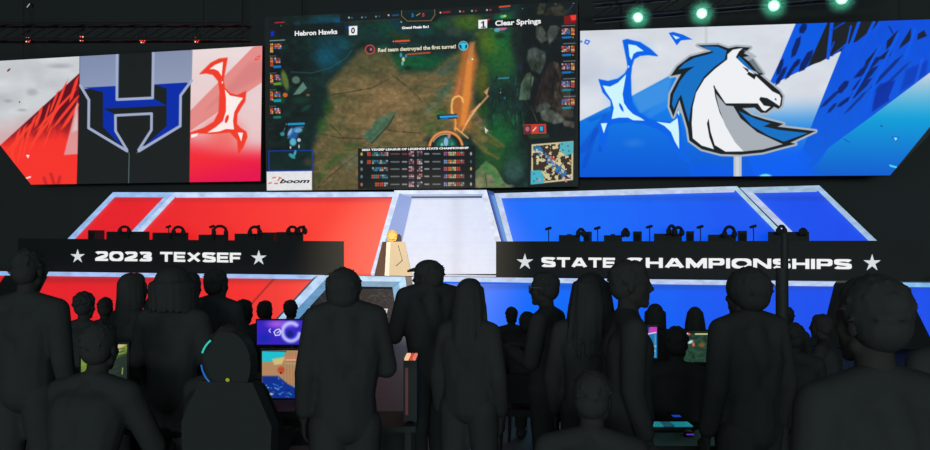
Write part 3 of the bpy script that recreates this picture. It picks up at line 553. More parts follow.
# statistics table
tb = [(358, 148.4), (475.4, 145.2), (475.2, 188.6), (358, 189.4)]
p.poly(tb, (22, 28, 31), 1, .4)
rows = (153.9, 161.8, 169.0, 176.4, 184.3)
for r, y0 in enumerate(rows):
    yy = lambda x: y0+(x-415)*-0.004
    blob(361.6, yy(361), 1.7, 2.4, ((214, 180, 60), (150, 160, 160), (120, 130, 130), (110, 130, 140), (200, 110, 90))[r], .9, .6)
    xs = ((369, 374, 378, 382.6, 386.4), (369, 374, 378.4, 382, 386), (374, 377.6, 381.6, 386), (373.4, 377.4, 382, 386), (377, 381.4, 386))[r]
    for i, x in enumerate(xs): cell(x-2, yy(x)-2, 4, 4, [(200, 60, 40), (190, 90, 50)] if (i == 0 and r in (0, 1)) or (r == 4 and i < 2) else [(60, 130, 170), (170, 170, 160), (60, 140, 110), (40, 60, 110), (190, 80, 60)])
    for x in (411.3, 419.6): cell(x-2.6, yy(x)-2.8, 5.4, 5.4, [(206, 120, 120), (200, 180, 180), (120, 40, 50), (90, 90, 130)] if x < 415 else [(190, 190, 190), (90, 90, 100), (200, 110, 110), (40, 40, 60)])
    for i, x in enumerate((445.6, 450, 454.2, 458.4, 462.4)):
        if r == 2 and i == 4: continue
        cell(x-1.9, yy(x)-2, 3.8, 4, [[(120, 150, 190), (170, 90, 110), (80, 70, 170)], [(190, 190, 170), (210, 120, 60)], [(220, 180, 120), (60, 150, 140)], [(200, 60, 40)], [(60, 190, 190), (170, 70, 60)]][i])
    blob(471, yy(471), 1.4, 2.4, ((190, 190, 190), (90, 90, 100), (230, 180, 60), (130, 130, 150), (190, 190, 190))[r], .9, .6)
    p.line([(391, yy(391)), (399, yy(399))], 1.2, (150, 90, 80) if r == 0 else (140, 144, 146), .8, .7); p.line([(402.6, yy(403)), (406.4, yy(406))], 1.5, (180, 60, 50) if r == 0 else (170, 172, 172), .8, .6)
    p.line([(425, yy(425)), (428.6, yy(429))], 1.5, (180, 182, 182), .8, .6); p.line([(433, yy(433)), (440, yy(440))], 1.2, (150, 152, 152), .8, .7)
# sponsor card and inset
p.poly([(266.6, 171.6), (312, 171), (312, 190), (266.8, 190.6)], (226, 226, 228), 1, .4)
p.line([(268.8, 151), (312.2, 150.4), (312, 170.2), (269, 170.6)], 1.0, (16, 58, 160), 1, .35, True); p.poly([(269.6, 152), (311.6, 151.4), (311.6, 169.6), (269.8, 169.8)], (16, 44, 40), .55)
blob(292, 156, 5, 2.6, (60, 160, 180), .9, .5, .6); blob(295, 153, 1.6, 4, (60, 180, 200), .9, .5, .3); blob(302, 158, 6, 2.6, (24, 30, 28), .9, .7, -.4); blob(308, 162, 6, 6, (74, 60, 44), .7)
for a, b in (((272.6, 178), (275.4, 177.2)), ((279.4, 177.4), (281.4, 178.2)), ((268.8, 183.4), (271.4, 182.8)), ((274.6, 183.4), (277.6, 183.4)), ((278, 180.6), (279.8, 178))): p.line([a, b], 1.2, (232, 84, 66))
p.noisy(0.05, 1.3, 1.3, 77)
o_ = SCR.at(421, 188)
centre = thing('led_screen', o_, 'large LED screen flown at centre showing the match broadcast with map and score table', 'LED screen')
grid_mesh('display', U, V, SCR, p.C, led, centre)
slab('cabinet', [(U[0, 0], V[0, 0]), (U[0, -1], V[0, -1]), (U[-1, -1], V[-1, -1]), (U[-1, 0], V[-1, 0])], SCR, -0.02, -0.22, housing, centre)
black_txt = glow('black_lettering', (26, 28, 32))
def T(name, s_, p0, p1, h, m=white_txt, bold=0.0, shear=0.0): return (text_px if ' ' not in s_ else words_px)(name, s_, p0, p1, h, SCR, m, centre, 0.012, bold, shear)
T('team_name', 'Hebron Hawks', (295, 36.1), (337.5, 34.0), 5.0, bold=.03)
T('team_name', 'Clear Springs', (495.3, 26.0), (541, 23.6), 5.3, bold=.03)
T('score', '0', (351.2, 33.8), (355.2, 33.5), 6.2, black_txt, .04); pass
T('headline', 'Red team destroyed the first turret!', (378.2, 52.2), (456, 48.4), 4.0, glow('cream_lettering', (222, 214, 186)), .03)
T('caption', 'Grand Finals Bo1', (402, 29.3), (428.8, 28.0), 2.6, bold=.05)
T('kill_count', '5', (411.6, 17.2), (414, 17.1), 3.6, glow('blue_lettering', (30, 120, 190)), .03); T('kill_count', '5', (422.2, 16.8), (424.6, 16.7), 3.6, glow('red_lettering', (200, 50, 56)), .03)
T('table_title', '2023 TEXSEF LEAGUE OF LEGENDS STATE CHAMPIONSHIP', (362, 151.0), (469, 148.9), 2.1, bold=.05)
T('sponsor_name', 'boom', (279.6, 183.4), (310, 183.0), 4.4, black_txt, .035, .35)
# ================================================================== glowing backdrop panels on the stage
led_set = display_mat('led_panel_picture', 0.08); led_dark = display_mat('led_dark_picture', 0.02)
def lerp(a, b, t): return a+(b-a)*t
def trim_color(u, v, seed=1, tone=(184, 206, 238)):
    n = fbm(u/7, v/3.5, seed, 3)[:, None]
    return np.clip(np.array(tone)*(0.86+0.28*n), 0, 255)/255.0
def trims(par, plane, quads, off=0.05, dens=1.2, tone=(184, 206, 238)):
    """each trim bar: a lit strip standing proud of its panel; q = tl,tr,br,bl in pixels"""
    for i, q in enumerate(quads):
        q, tn = (q[:4], q[4]) if len(q) > 4 else (q, tone)
        U, V = quad_px(*q, dens)
        grid_mesh('trim', U, V, plane, trim_color(U.ravel(), V.ravel(), 40+i, tn), led_set, par, off)
def panel(label, plane, q, fn, trim, tone=(184, 206, 238), off=0.0, dens=1.0, name='backdrop_panel', group=None, m=None, thick=.16):
    o = plane.at(lerp(q[2][0], q[3][0], .5), lerp(q[2][1], q[3][1], .5))
    t = thing(name, o, label, 'LED panel', group)
    U, V = quad_px(*q, dens)
    grid_mesh('display', U, V, plane, fn(U.ravel(), V.ravel()), m or led_set, t, off)
    slab('housing', q, plane, off-0.02, off-thick, housing, t)
    if trim: trims(t, plane, trim, off+0.04, tone=tone)
    return t
BOT = 274.0
def X(x0, y0, x1, y1, y): return x0+(x1-x0)*(y-y0)/(y1-y0)
def red_f(u, v):
    e = sst(192, 206, v)
    r = 228+22*sst(90, 330, u)*e; g = 22+44*sst(110, 380, u)*e-6*sst(180, 120, u); b = 30+18*sst(120, 360, u)
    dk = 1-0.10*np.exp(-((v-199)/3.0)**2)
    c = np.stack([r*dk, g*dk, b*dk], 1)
    return np.clip(c*(0.985+0.03*fbm(u/6, v/5, 2)[:, None]), 0, 255)/255.0
def blue_f(u, v):
    k = sst(500, 870, u); dk = 1-0.10*np.exp(-((v-198)/3.0)**2)
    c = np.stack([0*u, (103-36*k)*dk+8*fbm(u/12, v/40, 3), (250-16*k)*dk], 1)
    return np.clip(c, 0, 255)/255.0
# red end panel
xl = lambda y: X(114, 192.3, 68, 239.5, y); xm = lambda y: X(175, 192.4, 137.6, 232, y)
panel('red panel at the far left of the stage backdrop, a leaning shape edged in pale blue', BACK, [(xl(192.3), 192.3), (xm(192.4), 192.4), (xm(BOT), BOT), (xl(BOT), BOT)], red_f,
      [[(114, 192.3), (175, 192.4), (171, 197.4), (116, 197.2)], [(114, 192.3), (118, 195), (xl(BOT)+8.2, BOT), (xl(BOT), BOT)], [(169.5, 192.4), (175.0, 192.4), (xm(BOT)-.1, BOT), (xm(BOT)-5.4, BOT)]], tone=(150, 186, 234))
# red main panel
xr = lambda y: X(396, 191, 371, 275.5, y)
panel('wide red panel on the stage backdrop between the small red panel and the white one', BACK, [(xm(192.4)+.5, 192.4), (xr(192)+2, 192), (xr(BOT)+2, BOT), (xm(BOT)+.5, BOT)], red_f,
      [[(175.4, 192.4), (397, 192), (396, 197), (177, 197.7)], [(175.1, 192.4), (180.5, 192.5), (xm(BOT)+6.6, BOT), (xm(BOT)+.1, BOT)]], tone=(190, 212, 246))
# white centre panel, standing a little forward, with bevelled edges
def white_f(u, v):
    n = fbm(u/5, v/5, 5); s = np.exp(-((u-457)/7.0)**2)*0.05
    c = np.stack([203+8*n, 213+8*n, 240+4*n], 1)*(1-s)[:, None]
    c += (np.array([8, 4, -2]))*sst(225, 272, v)[:, None]
    c *= (1-0.012*(np.mod(v, 6.2) < .6))[:, None]
    return np.clip(c, 0, 255)/255.0
CEN = Plane(22.85*K)
c_l = lambda y: X(395, 190.5, 371, 275, y); c_r = lambda y: X(486.6, 190, 501, 241, y)
t = panel('white panel at the centre of the stage backdrop, tapering upward, with bevelled blue-white edges', CEN, [(395, 190.5), (486.6, 190), (c_r(BOT), BOT), (c_l(BOT), BOT)], white_f,
      [[(395, 190.5), (486.6, 190), (484.5, 194.3), (400, 194.6), (206, 220, 246)], [(395, 190.5), (400.4, 191.5), (c_l(BOT)+4.8, BOT), (c_l(BOT), BOT), (196, 216, 246)], [(481, 190.2), (486.6, 190), (c_r(BOT), BOT), (c_r(BOT)-6, BOT), (212, 222, 240)]], thick=.07)
for nm, q, col, oo in (('bevel', [(400.2, 193.2), (413, 196.4), (c_l(BOT)+24, BOT), (c_l(BOT)+4.8, BOT)], (118, 148, 212), .05), ('bevel', [(400, 194.4), (484, 194), (482.5, 196.4), (411, 196.6)], (150, 178, 226), .052), ('bevel', [(412, 196.5), (482.5, 196.2), (483, 198), (412.6, 198.4)], (16, 28, 66), .054)):
    U, V = quad_px(*q, 1.0); C_ = np.clip(np.array(col)*(0.97+.06*fbm(U.ravel()/6, V.ravel()/6, 9)[:, None]), 0, 255)/255
    grid_mesh(nm, U, V, CEN, C_, led_set, t, oo)
# recessed blue strip between the white and blue panels
xs0 = lambda y: X(486.6, 190, 501, 241, y)+.2; xs1 = lambda y: X(494, 192.5, 507.4, 241, y)
U, V = quad_px((xs0(190), 190), (xs1(192), 192), (xs1(BOT), BOT), (xs0(BOT), BOT), 1.0)
u_, v_ = U.ravel(), V.ravel(); f_ = np.clip((u_-xs0(v_))/(xs1(v_)-xs0(v_)), 0, 1)[:, None]
cc = np.array([14, 70, 176])*(1-sst(.25, .6, f_))+np.array([74, 138, 206])*sst(.25, .6, f_); cc = cc*(sst(194, 196, v_)[:, None])+np.array([8, 56, 140])*(1-sst(194, 196, v_)[:, None])
t = thing('backdrop_panel', BACK.at(503, BOT), 'narrow two-tone blue strip between the white panel and the wide blue panel', 'LED panel')
grid_mesh('display', U, V, BACK, cc/255, led_set, t, .02); slab('housing', [(xs0(190), 190), (xs1(192), 192), (xs1(BOT), BOT), (xs0(BOT), BOT)], BACK, -.02, -.18, housing, t)
# blue main panel
bl = lambda y: X(494.6, 193.4, 507.6, 241, y); br = lambda y: X(737, 186.3, 779, 229, y)
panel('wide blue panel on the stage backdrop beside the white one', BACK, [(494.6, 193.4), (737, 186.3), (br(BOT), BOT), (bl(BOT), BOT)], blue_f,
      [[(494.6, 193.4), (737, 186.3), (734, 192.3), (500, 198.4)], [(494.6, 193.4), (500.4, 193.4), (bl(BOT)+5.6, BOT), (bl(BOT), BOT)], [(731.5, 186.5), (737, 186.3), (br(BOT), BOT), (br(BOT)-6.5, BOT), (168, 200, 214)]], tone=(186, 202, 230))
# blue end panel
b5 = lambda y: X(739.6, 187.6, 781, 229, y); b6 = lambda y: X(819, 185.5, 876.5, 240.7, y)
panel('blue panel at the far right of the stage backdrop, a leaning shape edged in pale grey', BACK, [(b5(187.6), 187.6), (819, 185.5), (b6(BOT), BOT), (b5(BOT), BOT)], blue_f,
      [[(739.6, 187.7), (819, 185.5), (816.6, 191.9), (748, 193.3), (160, 188, 216)], [(739.6, 187.7), (750, 190), (b5(BOT)+9.2, BOT), (b5(BOT), BOT), (182, 196, 226)], [(812.5, 185.7), (819, 185.5), (b6(BOT), BOT), (b6(BOT)-9.4, BOT), (156, 186, 216)]], tone=(150, 180, 214))

# ================================================================== the deck and its lit front
deck_m = mat('deck_gloss', (0.05, 0.05, 0.055), 0.06, spec=1.0)
black_m = mat('black_paint', (0.04, 0.045, 0.046), 0.7)
xa = float(FRONT.at(-110, 270)[0]); xb = float(FRONT.at(1060, 285)[0])
MB().box(xa, xb, 21.5*K, 24.08*K, DECK_Z-.04, DECK_Z).build('stage_deck', deck_m); tag(MB().box(xa, xb, 21.51*K, 24.08*K, 0.0, DECK_Z-.04).build('stage_skirt', mat('skirt_black', (.03, .034, .035), .95, spec=.05)), kind='structure'); tag(bpy.data.objects['stage_deck'], kind='structure')
def fred(u, v):
    c = red_f(u, np.full_like(v, 215.0))*255
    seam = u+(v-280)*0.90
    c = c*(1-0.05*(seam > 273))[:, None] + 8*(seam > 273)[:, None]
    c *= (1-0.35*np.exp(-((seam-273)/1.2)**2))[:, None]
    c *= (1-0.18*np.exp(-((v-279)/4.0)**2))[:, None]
    return np.clip(c, 0, 255)/255
def fblue(u, v):
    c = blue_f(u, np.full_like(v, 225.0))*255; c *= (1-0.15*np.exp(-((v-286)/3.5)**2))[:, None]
    return np.clip(c, 0, 255)/255
FB = 337.0
def ex(x0, y0, x1, y1): return (x0+(x1-x0)*(FB-y0)/(y1-y0), FB)   # carry an edge down to the floor
ty = lambda x: 271.7+(x-50)*0.01185           # top line of the lit front
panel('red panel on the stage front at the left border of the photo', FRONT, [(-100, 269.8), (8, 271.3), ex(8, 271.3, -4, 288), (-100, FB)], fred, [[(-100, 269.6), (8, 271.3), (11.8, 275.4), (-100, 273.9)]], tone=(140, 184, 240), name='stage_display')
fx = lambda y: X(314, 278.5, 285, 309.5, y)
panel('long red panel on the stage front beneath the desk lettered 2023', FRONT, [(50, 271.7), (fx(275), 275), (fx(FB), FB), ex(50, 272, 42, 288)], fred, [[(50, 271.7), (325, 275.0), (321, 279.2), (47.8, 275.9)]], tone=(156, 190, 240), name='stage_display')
# pale frame left of the dark centre piece
t = thing('stage_trim', FRONT.at(315, 316), 'pale blue frame edging the dark patterned centre of the stage front', 'stage trim')
L0 = lambda x, y: ex(x, y, x-30.3, y+33)
R0 = lambda x, y: ex(x, y, x+5.6, y+40)
for q, col in (([(314, 278), (319, 275.2), L0(319, 275.2), L0(314, 278)], (70, 64, 72)), ([(319, 275.2), (330, 275.4), L0(328, 275.4), L0(319, 275.2)], (176, 206, 240)), ([(330, 275.4), (332, 283.5), L0(332, 283.5), L0(328.5, 275.4)], (84, 140, 184)),
               ([(326, 275.5), (406, 276.6), (403, 281.6), (328, 280.6)], (172, 206, 236)), ([(328, 280.6), (402, 281.6), (394, 286.8), (330, 286)], (92, 142, 176)),
               ([(399, 281), (406, 276.8), R0(406.4, 276.8), R0(400.6, 281)], (164, 206, 238)), ([(393.2, 286.4), (399.6, 281), R0(400.4, 281), R0(393.2, 286.4)], (96, 156, 196)), ([(406.4, 276.8), (412.4, 276.8), R0(412.4, 276.8), R0(406.4, 276.8)], (74, 72, 80)), ([(412.4, 276.9), (418.6, 277), R0(418.6, 277), R0(412.4, 276.9)], (206, 216, 240))):
    U, V = quad_px(*q, 1.0); grid_mesh('trim', U, V, FRONT, trim_color(U.ravel(), V.ravel(), 61, col), led_set, t, .05)
def fdark(u, v):
    P_ = Paint(u, v, (24, 24, 30)); r_ = random.Random(12)
    for k in range(170):
        x = r_.uniform(290, 404); y = r_.uniform(285, 338); a = r_.uniform(0, 6.28); pts = [(x, y)]
        for j in range(4): a += r_.uniform(-1.2, 1.2); x += 3*math.cos(a); y += 2.4*math.sin(a); pts.append((x, y))
        P_.line(pts, .55, (92, 84, 100), .55, .5)
    P_.line([(307, 310), (308, 307.6), (313, 307.6)], 1, (225, 225, 235)); P_.line([(325, 308), (331, 302.5)], 2, (190, 192, 205)); P_.line([(383.6, 309.4), (387.2, 309.2), (385, 316.4)], 1.3, (225, 225, 235)); P_.line([(322, 306), (326, 306.6)], 1, (180, 180, 200))
    return P_.C
panel('dark patterned panel at the centre of the stage front with small white marks', FRONT, [(326, 280), (398, 281), R0(398, 281), L0(326, 280)], fdark, None, name='stage_display', dens=2.0, m=led_dark)
by = lambda x: 277.2+(x-480)*0.0118
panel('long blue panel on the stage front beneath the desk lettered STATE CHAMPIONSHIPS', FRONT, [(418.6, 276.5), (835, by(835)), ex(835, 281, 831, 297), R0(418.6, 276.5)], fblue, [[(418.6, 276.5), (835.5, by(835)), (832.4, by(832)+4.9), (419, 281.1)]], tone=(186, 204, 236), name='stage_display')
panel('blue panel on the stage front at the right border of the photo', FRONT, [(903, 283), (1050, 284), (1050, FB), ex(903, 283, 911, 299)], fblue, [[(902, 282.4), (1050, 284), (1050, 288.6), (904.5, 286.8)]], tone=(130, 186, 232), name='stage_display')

# ================================================================== desks with lit lettering
desk_m = mat('desk_black', (0.029, 0.034, 0.036), 0.55, spec=.2)
def desk(tl, tr, bl_, br_, label):
    P0, P1 = DESK.at(tl[0], tl[1]), DESK.at(tr[0], tr[1]); Q0, Q1 = DESK.at(bl_[0], bl_[1]), DESK.at(br_[0], br_[1])
    o = ((Q0+Q1)/2).copy(); o[2] = DECK_Z
    t = thing('stage_desk', o, label, 'desk')
    fr = [Vector(P0), Vector(P1), Vector(Q1), Vector(Q0)]
    for q in (2, 3): fr[q].z = DECK_Z
    MB().solid(fr, [p_+Vector((0, .05, 0)) for p_ in fr]).build('front_board', desk_m, t)
    x0, x1, zt = P0[0], P1[0], min(P0[2], P1[2])
    x1 -= .3; MB().box(x0, x1, 21.65*K, 21.65*K+.6, zt-.2, zt-.165).build('tabletop', desk_m, t)
    for x in (x0+.02, x1-.02): MB().box(x-.02, x+.02, 21.65*K, 21.65*K+.58, DECK_Z, zt-.2).build('side_board', desk_m, t)
    return t
dl = desk((18, 238.4), (343, 241.2), (18, 272.8), (343, 275.6), 'long black stage desk with lit stars and white letters 2023 TEXSEF')
dr = desk((496, 241.4), (924, 240.6), (496, 277.4), (924, 282.2), 'long black stage desk with lit stars and white letters STATE CHAMPIONSHIPS')
# wide heavy letter shapes drawn as ribbons: straight bars and curves inside a box one unit high
TH, TV = .235, .30
def sup(cx, cy, rx, ry, a0, a1, n=18, e=2.6):
    r = []
    for k in range(n+1):
        a = math.radians(a0+(a1-a0)*k/n); c, s_ = math.cos(a), math.sin(a)
        r.append((cx+rx*math.copysign(abs(c)**(2/e), c), cy+ry*math.copysign(abs(s_)**(2/e), s_)))
    return r
def glyph(ch):
    h, q = TH/2, TV/2
    if ch == 'T': return 1.25, [[(0, 1-h), (1.25, 1-h)], [(.625, 1), (.625, 0)]]
    if ch == 'E': return 1.15, [[(q, 1), (q, 0)], [(0, 1-h), (1.15, 1-h)], [(0, .5), (1.08, .5)], [(0, h), (1.15, h)]]
    if ch == 'F': return 1.12, [[(q, 1), (q, 0)], [(0, 1-h), (1.12, 1-h)], [(0, .46), (1.02, .46)]]
    if ch == 'H': return 1.30, [[(q, 1), (q, 0)], [(1.3-q, 1), (1.3-q, 0)], [(0, .5), (1.3, .5)]]
    if ch == 'I': return .30, [[(q, 1), (q, 0)]]
    if ch == 'X': return 1.45, [[(.19, 1), (1.26, 0)], [(1.26, 1), (.19, 0)]]
    if ch == 'A': return 1.50, [[(.17, 0), (.72, 1)], [(1.33, 0), (.78, 1)], [(.35, .27), (1.15, .27)]]
    if ch == 'M': return 1.60, [[(q, 0), (q, 1)], [(1.6-q, 0), (1.6-q, 1)], [(.2, 1), (.8, .12)], [(1.4, 1), (.8, .12)]]
    if ch == 'N': return 1.38, [[(q, 0), (q, 1)], [(1.38-q, 0), (1.38-q, 1)], [(.2, .98), (1.18, .02)]]
    if ch in 'O0': w = 1.5 if ch == 'O' else 1.36; return w, [sup(w/2, .5, w/2-q, .5-h, 0, 360, 36)]
    if ch == 'C': return 1.38, [sup(.70, .5, .70-q, .5-h, 38, 322, 28)]
    if ch == 'P': return 1.20, [[(q, 1), (q, 0)], [(0, 1-h), (.75, 1-h)]+sup(.75, .65, .45-q, .35-h, 80, -80, 10)+[(.75, .3+h), (0, .3+h)]]
    if ch == 'S': return 1.34, [sup(.67, .72, .67-q, .28-h, 12, 180, 14)+[(.16, .64), (.32, .55), (.67, .5), (1.02, .45), (1.18, .36)]+sup(.67, .28, .67-q, .28-h, 0, -168, 14)]
    if ch == '2': return 1.26, [sup(.62, .70, .62-q, .30-h, 165, -30, 14)+[(1.0, .50), (.5, .34), (.2, .2), (.14, h)], [(0, h), (1.26, h)]]
    if ch == '3': return 1.28, [sup(.62, .73, .62-q, .27-h, 160, -70, 14)+[(.6, .51)], [(.45, .51)]+sup(.64, .27, .64-q, .27-h, 75, -165, 16)]
def ribbon(pts):
    P = [Vector(p_) for p_ in pts]; v = []; n = len(P); closed = (P[0]-P[-1]).length < 1e-4
    for i in range(n):
        a = P[i-1] if i else (P[-2] if closed else P[0]); b = P[i+1] if i < n-1 else (P[1] if closed else P[-1])
        d = (b-a).normalized(); nn = Vector((-d.y, d.x)); w_ = TV/2*abs(nn.x)+TH/2*abs(nn.y)
        v += [P[i]+nn*w_, P[i]-nn*w_]
    return v, [(2*i, 2*i+1, 2*i+3, 2*i+2) for i in range(n-1)]
def words(t, spec):
    """every letter its own piece"""
    for s_, a, b, h in spec:
        gs = [glyph(c) for c in s_]; W = sum(g_[0] for g_ in gs)+.13*(len(gs)-1); x = 0
        for w_, strokes in gs:
            V_ = []; F_ = []
            for k, st in enumerate(strokes):
                vv, ff = ribbon(st); n = len(V_); V_ += [(q_.x, min(1, max(0, q_.y)), k) for q_ in vv]; F_ += [tuple(i+n for i in f) for f in ff]
            A_ = np.array(V_); s2 = (A_[:, 0]+x)/W
            u = a[0]+(b[0]-a[0])*s2; v = a[1]+(b[1]-a[1])*s2-A_[:, 1]*h
            P_ = DESK.at(u, v, .012); P_[:, 1] -= A_[:, 2]*.0008
            mesh_obj('letter', P_, F_, white_txt, t); x += w_+.13
words(dl, [('2023', (95.6, 260.8), (152.2, 261.4), 9.6), ('TEXSEF', (160.4, 261.6), (241.2, 262.6), 9.8)])
words(dr, [('STATE', (541.6, 267.0), (615, 267.7), 9.9), ('CHAMPIONSHIPS', (626, 267.6), (851.6, 269.2), 10.0)])
star_m = glow('star_light', (214, 220, 222))
for t, cx, cy, R in ((dl, 78, 256.4, 7.4), (dl, 259, 258, 8), (dr, 525, 262, 8.6), (dr, 872, 263, 9)):
    poly_px('star', star_pts(cx, cy, R, R*.36, 1.02), DESK, star_m, t, .012)

# ================================================================== podium and champion's belt
cream = mat('podium_cream', (0.41, 0.39, 0.32), 0.5, noise_amt=.06, nscale=6); white_p = mat('podium_white', (0.55, 0.6, 0.62), 0.5); shade_p = mat('podium_shade', (0.10, 0.08, 0.07), 0.6)
PD = Plane(21.75*K)
zb = DECK_Z
def pz(u, v, off=0, z=None):
    q = Vector(Plane(21.75*K+off).at(u, v))
    if z is not None: q.z = z
    return q
t = thing('podium', pz(393, 275, .3, zb), 'cream tapering podium with one side coloured dark for shade, a gold belt standing on it', 'podium')
bf = [pz(384.6, 275, 0, zb), pz(389, 275, 0, zb), pz(412, 275, 0, zb)]; tf = [pz(386.6, 241.8), pz(390.6, 241.8), pz(404.4, 241.8)]
zt_ = tf[0].z
for q in tf: q.z = zt_
lb = pz(374.4, 275, .42*K, zb); lt = pz(382.4, 241.8, .28*K, zt_); rb_ = bf[2]+Vector((-.24, .6, 0))*K; rtp = tf[2]+Vector((-.14, .36, 0))*K; kb = lb+Vector((.15, .5, 0))*K; kt = lt+Vector((.1, .3, 0))*K
MB().solid([tf[1], tf[2], bf[2], bf[1]], [tf[1]+Vector((0, .02, 0)), tf[2]+Vector((0, .02, 0)), bf[2]+Vector((0, .02, 0)), bf[1]+Vector((0, .02, 0))]).build('front_face', cream, t)
MB().add([tf[0], tf[1], bf[1], bf[0]], [(0, 1, 2, 3)]).build('corner_strip', white_p, t)
MB().add([lt, tf[0], bf[0], lb], [(0, 1, 2, 3)]).build('side_face', shade_p, t)  # the left side's shade is put into its brown colour
MB().add([tf[2], rtp, rb_, bf[2], kt, kb, lt, lb], [(0, 1, 2, 3), (1, 4, 5, 2), (4, 6, 7, 5)]).build('side_face', cream, t)
MB().add([tf[0], tf[1], tf[2], rtp, kt, lt], [(0, 1, 2, 3, 4, 5)]).build('top_face', white_p, t)
cr = mat('dark_line', (0.1, .09, .07))
MB().tube([pz(398, 245, -.006), pz(402.4, 260, -.006), pz(396, 266, -.006)], .006, 5).build('crack_line', cr, t)
gold = mat('gold_metal', (0.8, 0.5, 0.12), 0.35, .55, bump=.6, nscale=30); strap = mat('belt_leather', (0.03, 0.03, 0.035), 0.5)
b0 = pz(392.2, 236, .06); s_ = 0.0247*K
t = thing('champion_belt', (b0.x, b0.y, zt_), 'gold plated championship belt with dark strap standing on the cream podium', 'belt')
plate = [(-5.6, -1), (-5.4, 3), (-2.4, 5.6), (0, 6.2), (2.6, 5.4), (5.6, 3), (5.9, -1), (4.2, -5), (0, -5.9), (-4.4, -5)]
MB().prism([(b0.x+x*s_, zt_+.147*K+z*s_) for x, z in plate], b0.y-.02, b0.y+.02).build('plate', gold, t)
MB().prism([(b0.x+x*s_*.62, zt_+.147*K+z*s_*.62) for x, z in plate], b0.y-.035, b0.y-.02).build('medallion', mat('bright_gold', (.95, .7, .25), .3, .4), t)
m = MB(); pr = []
for k in range(13):
    a = math.pi*(k/12); pr.append((b0.x+.02+.13*math.cos(a), b0.y+.02+.17*math.sin(a)))
for (x0, y0), (x1, y1) in zip(pr[:-1], pr[1:]):
    m.add([(x0, y0, zt_+.055), (x1, y1, zt_+.055), (x1, y1, zt_+.15), (x0, y0, zt_+.15)], [(0, 1, 2, 3)])
m.box(b0.x+.09, b0.x+.19, b0.y-.012, b0.y+.01, zt_+.004, zt_+.125).box(b0.x-.1, b0.x+.1, b0.y-.01, b0.y+.12, zt_, zt_+.01)
m.build('strap', strap, t)

# ================================================================== equipment standing on the desks
gear = mat('gear_black', (0.032, 0.037, 0.038), 0.6, spec=.2)
DTOP = float(DESK.at(300, 241)[2])-.165+.001
def gp(u, v, y): # point at pixel on the plane y behind the desk front
    return Vector(Plane(y).at(u, v))
def monitor_back(u0, u1, v, label):
    y = 21.65*K+.30; a = gp(u0, v, y); b = gp(u1, v, y); w = b.x-a.x; cx = (a.x+b.x)/2
    t = thing('monitor', (cx, y+.05, DTOP), label, 'monitor', 'monitors seen from behind on the stage desks')
    zt = a.z
    MB().box(-w/2, w/2, -.07, -.03, DTOP+.06-DTOP, zt-DTOP).build('screen_shell', gear, t, local=True)
    MB().box(-.04, .04, -.1, -.07, 0, .3).build('stand', gear, t, local=True); MB().box(-.13, .13, -.17, .03, 0, .015).build('base', gear, t, local=True)
def headset(u, v, r, label):
    y = 21.65*K+.17; c = gp(u, v, y); R = r*.0243*K*1.12
    t = thing('headset', (c.x, y, c.z-R), label, 'headset', 'headsets hung on the stage monitors', rz=math.radians(38+(u*7) % 30))
    m = MB(); n = 10
    pts = [(R*math.cos(math.pi*k/n), 0, R+R*.85*math.sin(math.pi*k/n)) for k in range(n+1)]
    m.tube(pts, .03, 7); m.build('headband', gear, t, local=True)
    for s in (-1, 1): MB().ell((s*R*.95, 0, R*.8), (.05, .052, .07), 12, 8).build('ear_cup', gear, t, local=True)
    MB().tube([(-R*.9, -.03, R*.6), (-R*.4, -.07, R*.25)], .008, 5).build('boom_microphone', gear, t, local=True)
def mic(u, v, label, vb=241.5):
    y = 21.65*K+.08; c = gp(u, v, y)
    t = thing('desk_microphone', (c.x, y, DTOP), label, 'microphone', 'microphones on the stage desks')
    h = c.z-DTOP
    MB().cone((0, 0, 0), (0, 0, .015), .06, .055, 14).build('base', gear, t, local=True)
    MB().tube([(0, 0, .015), (.006, 0, h*.7), (0, 0, h)], .010, 7).build('gooseneck', gear, t, local=True)
    MB().cap((-.043, 0, h-.01), (.035, 0, h+.012), .025, .028, 10).build('microphone_head', gear, t, local=True)
def tower(u0, u1, v, label):
    y = 21.65*K+.36; a = gp(u0, v, y); b = gp(u1, v, y); w = b.x-a.x; cx = (a.x+b.x)/2; h = a.z-DTOP
    t = thing('computer_tower', (cx, y+.1, DTOP), label, 'computer', 'computer towers on the stage desks')
    MB().box(-w/2, w/2, -.1, .25, .02, h).build('case', gear, t, local=True)
    m = MB()
    for sx in (-1, 1): m.box(sx*w*.35-.012, sx*w*.35+.012, -.08, .2, 0, .02)
    m.build('feet', gear, t, local=True); MB().box(-w*.35, w*.35, -.108, -.1, h*.15, h*.85).build('rear_grille', mat('grille', (.026, .03, .031), .8, spec=.05), t, local=True)
for i, (u0, u1, v) in enumerate(((107, 149, 231.6), (153, 188, 232.6), (199, 228, 234.6), (235, 274, 233.6), (277, 303, 232))):
    monitor_back(u0, u1, v, ('monitor back on the red side desk, leftmost of its row', 'monitor back on the red side desk, second of its row from the left', 'monitor back on the red side desk, middle of its row', 'monitor back on the red side desk, second of its row from the right', 'monitor back on the red side desk, nearest the podium')[i])
for i, (u0, u1, v) in enumerate(((559, 580, 235), (604, 622, 235.2), (654, 682, 233.6), (708, 736, 234.6), (768, 809, 231.8))):
    monitor_back(u0, u1, v, ('monitor back on the blue side desk, nearest the white panel', 'monitor back on the blue side desk, second from the white panel', 'monitor back on the blue side desk, middle of its row', 'monitor back on the blue side desk, second of its row from the right', 'widest monitor back on the blue side desk, rightmost of its row')[i])
Ls = ['leftmost', 'second from the left', 'third from the left', 'fourth from the left', 'fifth from the left', 'sixth from the left', 'seventh from the left']
